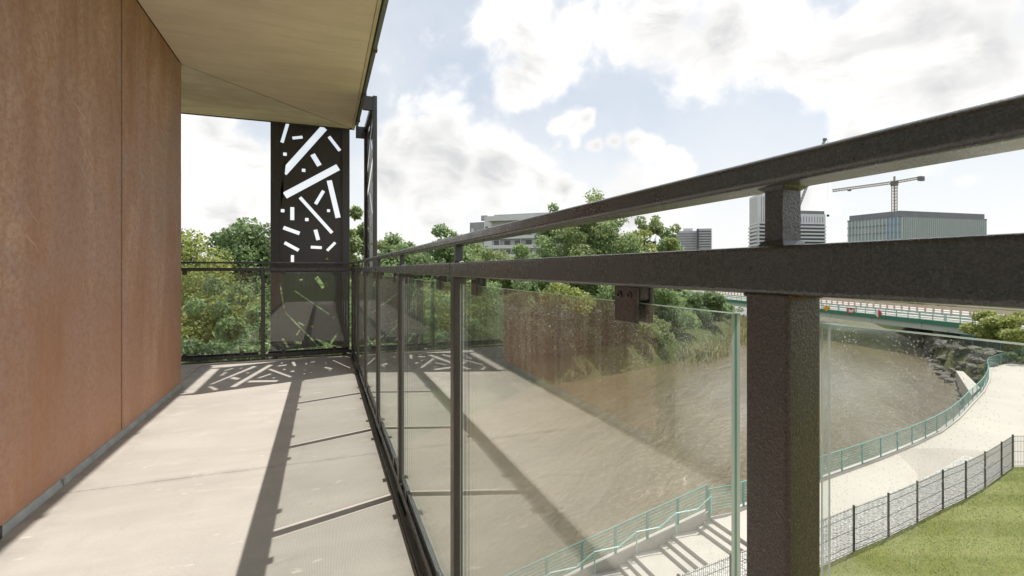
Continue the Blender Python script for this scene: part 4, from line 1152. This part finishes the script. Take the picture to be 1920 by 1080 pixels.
tower('apartment_block', 'white apartment block with dark roof band right of the tall tower', rdp(1491, 400), rdp(1497, 384), rdp(1548, 388), 43.0, 35.2, 2.75, cap=2.6)
tb, q = bld_root('terracotta_block', rdp(1485, 378), 'narrow terracotta building strip between the two white towers')
cs = [rdp(1484, 379), rdp(1494.5, 377), rdp(1494.5, 383), rdp(1484, 383)]
block(tb, q, cs, ZG-0.3, 42.0, 'wall', 'terracotta')
fr = face_frame(cs[0], cs[1])
for k in range(7): fbox(tb, q, fr, 0.8, fr[3]-0.8, 38-k*3.0-1.2, 38-k*3.0, 0.01, 0.12, 'window_band', 'dark_window')
# far slab block (stepped, banded)
sl, q = bld_root('banded_office_slab', rdp(1306, 560), 'distant grey banded slab block with taller dark right wing', 'building')
for (x0, x1, zt, dd_) in ((1256, 1270, 40.0, 575), (1268, 1306, 43.5, 565), (1306, 1334, 45.5, 556)):
    cs = [rdp(x0, dd_), rdp(x1, dd_-5), rdp(x1+1, dd_+14), rdp(x0+1, dd_+14)]
    block(sl, q, cs, ZG-0.3, zt, 'wall', 'light_grey_render')
    fr = face_frame(cs[0], cs[1]); zz_ = zt-2.6
    while zz_ > 14:
        fbox(sl, q, fr, 0.6, fr[3]-0.6, zz_-1.35, zz_, 0.01, 0.2, 'window_band', 'dark_window' if x0 == 1306 else 'roof_grey'); zz_ -= 2.85
fr = face_frame(rdp(1306, 555.4), rdp(1310, 555.0)); fbox(sl, q, fr, 0, fr[3], 10, 45.4, 0.3, 0.8, 'stair_shaft', 'dark_window')
cs = [rdp(1281, 568), rdp(1299, 566), rdp(1299, 574), rdp(1281, 574)]; block(sl, q, cs, 43.52, 46.8, 'plant_room', 'light_grey_render')
# white terraced apartment house behind the trees
ap, q = bld_root('terraced_apartment_house', rdp(923, 158), 'white apartment house with terraces and flat roof behind the trees')
g0 = [rdp(881, 166), rdp(908, 163), rdp(908, 176), rdp(881, 176)]
block(ap, q, g0, ZG-0.2, 15.6, 'grey_wing', 'grey_render')
g1 = [rdp(908.2, 163), rdp(922, 160), rdp(923, 178), rdp(908.5, 178)]
block(ap, q, g1, ZG-0.2, 16.8, 'stair_core', 'white_render')
g2 = [rdp(922.2, 160), rdp(1075, 150), rdp(1075, 172), rdp(925, 180)]
block(ap, q, g2, ZG-0.2, 15.4, 'wall', 'light_grey_render')
fr = face_frame(g2[0], g2[1]); L = fr[3]
for k in range(6):
    zz_ = 12.6-3.05*k
    fbox(ap, q, fr, 0.0, L, zz_-2.95-0.0, zz_-1.85, 0.9, 1.15, 'terrace_parapet', 'white_render')
    fbox(ap, q, fr, 0.0, L, zz_-2.98, zz_-2.72, 0.0, 0.899, 'terrace_slab', 'white_render')
    u = 0.8
    while u < L-2:
        fbox(ap, q, fr, u, u+2.0, zz_-2.6, zz_-0.4, 0.005, 0.06, 'window', 'dark_window'); u += 3.6
    u = 2.95
    while u < L-1:
        fbox(ap, q, fr, u, u+0.16, zz_-2.71, zz_-0.01, 0.01, 0.88, 'partition', 'white_render'); u += 7.2
fbox(ap, q, fr, -1.0, L, 15.41, 17.0, -14, 1.6, 'roof_slab', 'white_render')
fbox(ap, q, fr, 1.0, L, 17.01, 17.5, -10, 0.4, 'roof_edge', 'grey_render')
fr = face_frame(g1[0], g1[1])
for k in range(4): fbox(ap, q, fr, 0.5, 1.9, 13.4-3.2*k, 14.0-3.2*k, 0.01, 0.08, 'slit_window', 'dark_window')
fr = face_frame(g0[0], g0[1]); fbox(ap, q, fr, 0.6, 1.6, 12.3, 13.6, 0.01, 0.1, 'window', 'white_render')
block(ap, q, [rdp(902, 168), rdp(914, 167), rdp(914, 172), rdp(902, 172)], 15.62 if False else 16.82, 18.2, 'plant_room', 'grey_render')

# cranes
def lattice(a, b, w, name, mat, root, o0, n, th=0.28):
    a = Vector(a)-o0; b = Vector(b)-o0; t = (b-a).normalized(); s = t.cross(Vector((0,0,1)))
    if s.length < 0.1: s = Vector((CA, -SA, 0))
    s.normalize(); u = s.cross(t); m = MB(); cs = [(-1,-1),(1,-1),(1,1),(-1,1)]
    for i, j in cs: m.beam(a+s*(i*w/2)+u*(j*w/2), b+s*(i*w/2)+u*(j*w/2), th, th)
    for k in range(n):
        p = a+(b-a)*k/n; p2 = a+(b-a)*(k+1)/n
        for c in range(4):
            (i, j), (i2, j2) = cs[c], cs[(c+1) % 4]
            m.beam(p+s*(i*w/2)+u*(j*w/2), p2+s*(i2*w/2)+u*(j2*w/2), th*0.6, th*0.6)
    return m.build(name, mat, root)
ck = AT(1677, 345, ZG); ct = empty('tower_crane', ck, 'tower crane with long level jib standing behind the glass office', 'crane', 'construction cranes')
top = AT(1677, 345, 62.0)
lattice(ck, top, 2.2, 'mast', 'crane_yellow', ct, Vector(ck), 34, 0.36)
jl = AT(1561, 345+12, (HORY-357.5)/FPX*357); jr = AT(1727, 345-6, (HORY-333)/FPX*339)
jm = AT(1677, 345, (HORY-342)/FPX*345)
lattice(jm, jl, 1.5, 'jib', 'crane_yellow', ct, Vector(ck), 22, 0.42); lattice(jm, jr, 1.4, 'counter_jib', 'crane_yellow', ct, Vector(ck), 9, 0.42)
v = Vector(jr)-Vector(ck); m = MB(); m.box(v.x-2.2, v.x+2.2, v.y-1, v.y+1, v.z-2.2, v.z+0.8); m.build('counterweight', 'crane_grey', ct)
v = Vector(jm)-Vector(ck); m = MB(); m.box(v.x-1.6, v.x+1.6, v.y-1.6, v.y+1.6, v.z-2.4, v.z+0.9); m.build('cab', 'crane_grey', ct)
m = MB(); m.beam(v+Vector((0,0,0.5)), v+Vector((0,0,4.2)), 0.9, 0.9); m.build('apex', 'crane_yellow', ct)
v2 = Vector(AT(1592, 354, 0)); vj = (Vector(jl)-Vector(jm))*0.72+Vector(jm)-Vector(ck); m = MB(); m.box(vj.x-1, vj.x+1, vj.y-0.7, vj.y+0.7, vj.z-1.9, vj.z-0.9); m.build('trolley', 'crane_grey', ct)

lk = AT(1489, 430, ZG); lc = empty('luffing_crane', lk, 'crane with steeply raised jib behind the white towers', 'crane', 'construction cranes')
l0 = AT(1490, 430, (HORY-408)/FPX*430); l1 = AT(1546.5, 430, (HORY-262)/FPX*430)
lattice(lk, AT(1489, 430, (HORY-412)/FPX*430), 2.2, 'mast', 'crane_yellow', lc, Vector(lk), 20, 0.4)
lattice(l0, l1, 1.3, 'jib', 'crane_grey', lc, Vector(lk), 26, 0.3)
hk = AT(1552.5, 430, (HORY-404)/FPX*430)
m = MB(); m.tube([Vector(l1)-Vector(lk), Vector(AT(1552, 430, (HORY-262)/FPX*430))-Vector(lk), Vector(hk)-Vector(lk)], 0.09, 5); m.build('hoist_rope', 'crane_grey', lc)
m = MB(); m.tube([Vector(hk)-Vector(lk)+Vector((0,0,1.1)), Vector(hk)-Vector(lk)+Vector((0,0,0.5)), Vector(hk)-Vector(lk)-Vector((0,0,0.5)), Vector(hk)-Vector(lk)-Vector((0,0,1.2))], [0.3,1.1,1.1,0.3], 10); m.build('hook_block', 'black', lc)
v = Vector(l1)-Vector(lk); m = MB(); m.box(v.x-1.6, v.x+1.6, v.y-0.8, v.y+0.8, v.z-0.6, v.z+1.2); m.build('jib_head', 'crane_grey', lc)

# ================================================================== TREES
def tree(name, label, base, h, rw, cb=0.3, n=6000, leaf=0.3, mat='leaf_mid', seed=1, clumps=22, group=None, trunk=True, squash=1.0, rmin=0.24, rmax=0.40, top_narrow=0.5, cat='tree', fill=0.55):
    """base: world point; h height; rw crown radius; cb crown base as a fraction of h"""
    rs = np.random.RandomState(seed); base = Vector(base)
    root = empty(name, base, label, cat, group)
    ch = h*(1-cb); cz = h*cb + ch/2
    K = []
    for k in range(clumps):
        while True:
            p = rs.uniform(-1, 1, 3)
            if (p**2).sum() < 1: break
        p = p/np.linalg.norm(p)*(rs.uniform(0.35, 0.86))
        nar = 1 - top_narrow*max(0, p[2])
        c = np.array([p[0]*rw*nar, p[1]*rw*nar*squash, cz + p[2]*ch*0.5*0.9])
        r = rs.uniform(rmin, rmax)*min(rw, ch/2)*(1.0 if p[2] < 0.4 else 0.8)
        K.append((c, r))
    w = np.array([r**2 for c, r in K]); w /= w.sum()
    idx = rs.choice(len(K), n, p=w)
    cc = np.array([K[i][0] for i in idx]); rr_ = np.array([K[i][1] for i in idx])
    dirs = rs.normal(size=(n, 3)); dirs /= np.linalg.norm(dirs, axis=1)[:, None]
    rad = rr_*np.power(rs.uniform(fill**3, 1.12, n), 1/3.0)*rs.uniform(0.88, 1.12, n)
    C = cc + dirs*rad[:, None]*np.array([1.0, 1.0, 0.82])
    C[:, :2] *= rw/np.percentile(np.hypot(C[:, 0], C[:, 1]), 96); zlo = h*cb; C[:, 2] = zlo + (C[:, 2]-zlo)*(h-zlo)/(C[:, 2].max()-zlo)
    Nn = dirs*0.55 + rs.normal(size=(n, 3))*0.55 + np.array([0, 0, 0.35]); Nn /= np.linalg.norm(Nn, axis=1)[:, None]
    link('crown', leaves_mesh('crown', C, Nn, leaf, mat, 0.62, 0.4, rs), root)
    if trunk:
        m = MB(); tr = max(0.09, h*0.018); top = Vector((0, 0, h*cb+ch*0.55))
        m.tube([Vector((0,0,-0.5)), Vector((rs.uniform(-.1,.1), rs.uniform(-.1,.1), h*cb*0.6)), Vector((rs.uniform(-.2,.2), rs.uniform(-.2,.2), h*cb+ch*0.2)), top], [tr*1.3, tr, tr*0.75, tr*0.3], 8)
        for c, r in K[:min(len(K), 14)]:
            c = Vector(c); z0 = min(max(c.z*0.62, h*cb*0.7), top.z); s0 = Vector((0, 0, z0))
            mid = s0.lerp(c, 0.5) + Vector((0, 0, 0.06*h*rs.uniform(-0.4, 0.8)))
            m.tube([s0, mid, c], [tr*0.5, tr*0.32, tr*0.10], 5)
        m.build('trunk', 'bark', root, smooth_=True)
    return root
def tree_at(name, label, px, d, ytop, halfpx, **kw):
    zt = (HORY-ytop)/FPX*d; gz = kw.pop('ground', -10.85); h = zt - gz
    return tree(name, label, AT(px, d, gz), h, halfpx/FPX*d, **kw)
GB = 'trees on the river banks'
tree_at('leafy_tree', 'yellow green tree at the left end beside the corten wall', 350, 24, 428, 92, n=16000, leaf=0.19, mat='leaf_yellow', seed=2, clumps=44, cb=0.25, group=GB, rmin=0.3, rmax=0.45)
tree_at('leafy_tree', 'dark dense rounded tree left of the perforated screen', 462, 27, 405, 82, n=16000, leaf=0.25, mat='leaf_dark', seed=3, clumps=46, cb=0.3, group=GB, top_narrow=0.25, rmin=0.3, rmax=0.46)
tree_at('leafy_tree', 'lower yellow green tree in front of the dark rounded tree', 425, 21, 462, 85, n=11000, leaf=0.18, mat='leaf_yellow', seed=4, clumps=38, cb=0.25, group=GB, rmin=0.3, rmax=0.45)
tree_at('leafy_tree', 'pale tall tree between the two perforated screens', 660, 42, 386, 44, n=10000, leaf=0.34, mat='leaf_pale', seed=5, clumps=24, cb=0.2, group=GB, top_narrow=0.6)
tree_at('leafy_tree', 'dark low tree just right of the edge-on screen', 738, 56, 441, 46, n=7000, leaf=0.38, mat='leaf_dark', seed=6, clumps=24, cb=0.15, group=GB)
tree_at('leafy_tree', 'pale green tree behind the edge-on screen posts', 700, 62, 448, 42, n=5000, leaf=0.40, mat='leaf_pale', seed=7, clumps=18, cb=0.1, group=GB)
tree_at('leafy_tree', 'mid green round tree left of the terraced house', 832, 62, 420, 54, n=9000, leaf=0.40, mat='leaf_mid', seed=8, clumps=28, cb=0.15, group=GB, top_narrow=0.3)
tree_at('leafy_tree', 'low pale tree in front of the grey house wing', 905, 66, 456, 44, n=6000, leaf=0.40, mat='leaf_pale', seed=9, clumps=20, cb=0.1, group=GB)
tree_at('leafy_tree', 'bushy bright tree covering the terraces', 985, 70, 456, 42, n=6500, leaf=0.40, mat='leaf_mid', seed=10, clumps=20, cb=0.1, group=GB)
tree_at('leafy_tree', 'tall pale tree rising above the top rail', 1115, 84, 358, 66, n=15000, leaf=0.44, mat='leaf_pale', seed=11, clumps=46, cb=0.18, group=GB, top_narrow=0.45, rmin=0.2, rmax=0.34)
tree_at('leafy_tree', 'slim dark-tipped tree left of the tallest tree', 1042, 88, 378, 40, n=7000, leaf=0.44, mat='leaf_mid', seed=12, clumps=26, cb=0.2, group=GB, top_narrow=0.7)
tree_at('leafy_tree', 'sparse open-crowned tree left of the distant slab block', 1228, 92, 402, 42, n=5200, leaf=0.44, mat='leaf_pale', seed=13, clumps=24, cb=0.25, group=GB, rmin=0.16, rmax=0.28, top_narrow=0.2)
tree_at('leafy_tree', 'small yellow tree under the sparse tree', 1262, 88, 446, 26, n=3500, leaf=0.42, mat='leaf_yellow', seed=14, clumps=14, cb=0.1, group=GB)
tree_at('leafy_tree', 'pale bushy tree between the tallest and the sparse tree', 1180, 86, 446, 36, n=5000, leaf=0.42, mat='leaf_pale', seed=15, clumps=18, cb=0.1, group=GB)
tree_at('leafy_tree', 'yellow bush visible just under the mid rail', 1062, 66, 527, 48, n=6500, leaf=0.34, mat='leaf_yellow', seed=16, clumps=22, cb=0.05, group=GB)
tree_at('leafy_tree', 'dark bush under the mid rail beside the yellow bush', 975, 62, 522, 60, n=7000, leaf=0.36, mat='leaf_dark', seed=17, clumps=22, cb=0.05, group=GB)
tree_at('leafy_tree', 'mid green bush behind the near glass clamp', 1150, 74, 528, 50, n=6500, leaf=0.36, mat='leaf_mid', seed=18, clumps=22, cb=0.05, group=GB)
tree_at('leafy_tree', 'grey green bush right of the near glass clamp', 1240, 82, 534, 44, n=6000, leaf=0.38, mat='leaf_mid', seed=19, clumps=20, cb=0.05, group=GB)
tree_at('leafy_tree', 'dark bush at the left end of the bridge', 1315, 98, 540, 44, n=6000, leaf=0.42, mat='leaf_dark', seed=20, clumps=20, cb=0.05, group=GB)
tree_at('leafy_tree', 'bright round tree at the edge of the promenade plaza', 1895, 60, 584, 60, n=9000, leaf=0.30, mat='leaf_yellow', seed=21, clumps=26, cb=0.15, ground=-10.8, group=GB, top_narrow=0.25)
tree_at('leafy_tree', 'bushy tree filling the gap behind the far railing', 690, 48, 470, 70, n=7000, leaf=0.34, mat='leaf_mid', seed=22, clumps=24, cb=0.05, group=GB)
tree_at('leafy_tree', 'dark bushy tree low behind the side railing', 790, 58, 470, 60, n=7000, leaf=0.38, mat='leaf_dark', seed=23, clumps=24, cb=0.05, group=GB)
tree_at('leafy_tree', 'mid green bushy tree low behind the side railing middle', 880, 60, 478, 60, n=7000, leaf=0.38, mat='leaf_mid', seed=24, clumps=24, cb=0.05, group=GB)
for i, (px, d, yt, hp_, mt, lb) in enumerate((
        (735, 70, 436, 60, 'leaf_mid', 'tree crown filling the skyline right of the edge-on screen'),
        (772, 74, 452, 50, 'leaf_dark', 'darker tree crown between the edge-on screen and the round tree'),
        (868, 78, 440, 40, 'leaf_mid', 'tree crown touching the grey house wing from the left'),
        (940, 74, 468, 50, 'leaf_pale', 'pale tree crown under the top rail below the terraced house'),
        (1010, 78, 440, 55, 'leaf_mid', 'leafy crown hiding the right end of the terraced house'),
        (1080, 80, 412, 62, 'leaf_pale', 'broad pale crown in front of the tallest tree'),
        (1150, 82, 408, 58, 'leaf_mid', 'broad green crown right of the tallest tree'),
        (1195, 84, 430, 40, 'leaf_yellow', 'yellowish crown left of the sparse tree'),
        (1245, 90, 425, 40, 'leaf_mid', 'green crown behind the sparse tree'))):
    tree_at('leafy_tree', lb, px, d, yt, hp_, n=9000, leaf=0.42, mat=mt, seed=80+i, clumps=28, cb=0.06, group=GB, top_narrow=0.4, rmin=0.26, rmax=0.42)
BK = 'bushes on the far river bank'
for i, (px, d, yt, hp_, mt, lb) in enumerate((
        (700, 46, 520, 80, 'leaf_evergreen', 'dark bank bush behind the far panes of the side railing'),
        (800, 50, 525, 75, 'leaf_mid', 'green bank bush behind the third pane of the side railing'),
        (880, 54, 530, 70, 'leaf_evergreen', 'dark shaded bank bush behind the second pane of the side railing'),
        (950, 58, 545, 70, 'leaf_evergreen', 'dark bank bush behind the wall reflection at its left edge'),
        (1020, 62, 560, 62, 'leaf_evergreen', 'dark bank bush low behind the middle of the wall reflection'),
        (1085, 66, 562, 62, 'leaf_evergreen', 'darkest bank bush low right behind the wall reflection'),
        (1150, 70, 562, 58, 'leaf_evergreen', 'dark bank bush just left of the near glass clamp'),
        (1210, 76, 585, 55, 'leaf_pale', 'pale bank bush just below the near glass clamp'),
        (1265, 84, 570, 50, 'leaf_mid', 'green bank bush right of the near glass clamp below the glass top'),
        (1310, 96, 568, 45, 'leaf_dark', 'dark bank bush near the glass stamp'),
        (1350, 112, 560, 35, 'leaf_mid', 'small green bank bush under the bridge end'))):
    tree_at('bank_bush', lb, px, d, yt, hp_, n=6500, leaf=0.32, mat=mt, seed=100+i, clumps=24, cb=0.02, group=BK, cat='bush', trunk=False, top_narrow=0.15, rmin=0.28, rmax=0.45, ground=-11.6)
# shrubs under and behind the end railing
GS = 'shrubs below the balcony end'
for i, (px, d, yt, hp_, mt, lb) in enumerate((
        (365, 15.5, 560, 70, 'leaf_mid', 'mid green shrub nearest the corten corner seen through glass'),
        (430, 17.0, 520, 75, 'leaf_dark', 'dark shrub in the middle of the left end pane'),
        (455, 14.0, 575, 60, 'leaf_mid', 'bright shrub low in the left end pane'),
        (395, 12.5, 630, 70, 'leaf_dark', 'lowest dark shrub at the bottom of the left end pane'),
        (500, 18.5, 530, 70, 'leaf_dark', 'dark shrub behind the post of the end railing'),
        (560, 20.0, 520, 80, 'leaf_mid', 'shrub behind the perforated screen'),
        (640, 24.0, 515, 70, 'leaf_mid', 'shrub behind the far corner post'),
        (335, 19.0, 500, 80, 'leaf_yellow', 'yellowish shrub half hidden by the corten wall'))):
    tree_at('tall_shrub', lb, px, d, yt, hp_, n=9000, leaf=0.15, mat=mt, seed=40+i, clumps=26, cb=0.12, group=GS, cat='shrub', top_narrow=0.2, rmin=0.25, rmax=0.42)
# hedge at the plaza edge
for i, (r, d, zz_, hh_) in enumerate(((52.5, 55.0, -12.3, 1.6), (57.5, 62.5, -12.2, 2.2), (61.5, 68.5, -12.2, 2.4), (66.0, 73.5, -12.0, 2.8), (47.5, 49.2, -12.4, 1.3))):
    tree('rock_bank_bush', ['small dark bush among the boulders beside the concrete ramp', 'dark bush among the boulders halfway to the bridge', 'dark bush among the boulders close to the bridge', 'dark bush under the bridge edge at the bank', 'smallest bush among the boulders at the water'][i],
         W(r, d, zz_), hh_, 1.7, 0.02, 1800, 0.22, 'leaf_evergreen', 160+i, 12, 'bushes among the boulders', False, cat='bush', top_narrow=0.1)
for i, (r, d) in enumerate(((57.5, 55.5), (60.5, 56.2), (63.5, 55.4), (66.5, 54.6), (70, 53.5))):
    tree('hedge_bush', ['low dark bush leftmost at the plaza edge', 'low dark bush second from left at the plaza edge', 'low dark bush under the bright round tree', 'low dark bush right of the bright round tree', 'low dark bush farthest right at the plaza edge'][i],
         W(r, d, -10.72), 1.5, 1.9, 0.02, 1800, 0.24, 'leaf_dark', 60+i, 12, 'bushes at the plaza edge', False, cat='bush', top_narrow=0.1)
# reeds on the far bank
rs = np.random.RandomState(77); n = 5200
f = rs.uniform(2.55, 5.999, n); FE = np.array([(-8,38),(2,55),(14,63),(30,76),(47,100),(58,128),(66,165)], float); i = f.astype(int); t = (f-i)[:,None]
pp = FE[i]*(1-t)+FE[i+1]*t + rs.normal(size=(n,2))*np.array([1.1,1.1]) + np.array([0.3, -0.2])
hh = rs.uniform(0.7, 2.1, n)*(0.6+0.5*np.sin(f*7))
b0 = np.stack([pp[:,1]*SA+pp[:,0]*CA, pp[:,1]*CA-pp[:,0]*SA, np.full(n, EYE-13.3)], 1)
lean = rs.normal(size=(n,3))*0.28; lean[:,2] = 0
wv = np.stack([np.cos(rs.uniform(0,6.28,n)), np.sin(rs.uniform(0,6.28,n)), np.zeros(n)], 1)*0.10
v0 = b0-wv; v1 = b0+wv; v2 = b0+lean*hh[:,None]+wv*0.5+np.array([0,0,1])*hh[:,None]; v3 = b0+lean*hh[:,None]*1.25-wv*0.5+np.array([0,0,1])*hh[:,None]*1.1
tag(link('reeds', npmesh('reeds', np.stack([v0,v1,v2,v3],1).reshape(-1,3), np.arange(4*n).reshape(n,4), ['reed'])), 'pale reeds along the far river bank', 'reeds', kind='stuff')
# far wood that closes the horizon
rs = np.random.RandomState(78); n = 26000
ang = rs.uniform(-0.95, 0.98, n); dist = rs.uniform(150, 420, n)
lump = 7.5 + 3.2*np.sin(ang*41+dist*0.02) + 2.2*np.sin(ang*97+1.3)
rr = np.tan(ang)*dist; hh = lump*np.power(rs.uniform(0, 1, n), 0.5)
ok = sdist(np.stack([rr, dist], 1), RIV) > 4; rr, dist, hh = rr[ok], dist[ok], hh[ok]; n = len(rr)
C = np.stack([dist*SA+rr*CA, dist*CA-rr*SA, EYE-10.9+hh], 1)
Nn = rs.normal(size=(n,3)); Nn[:,2] = np.abs(Nn[:,2])+0.3; Nn /= np.linalg.norm(Nn, axis=1)[:,None]
tag(link('distant_wood', leaves_mesh('distant_wood', C, Nn, 3.0, 'leaf_mid', 0.8, 0.5, rs)), 'distant green belt of trees along the horizon', 'wood', kind='stuff')
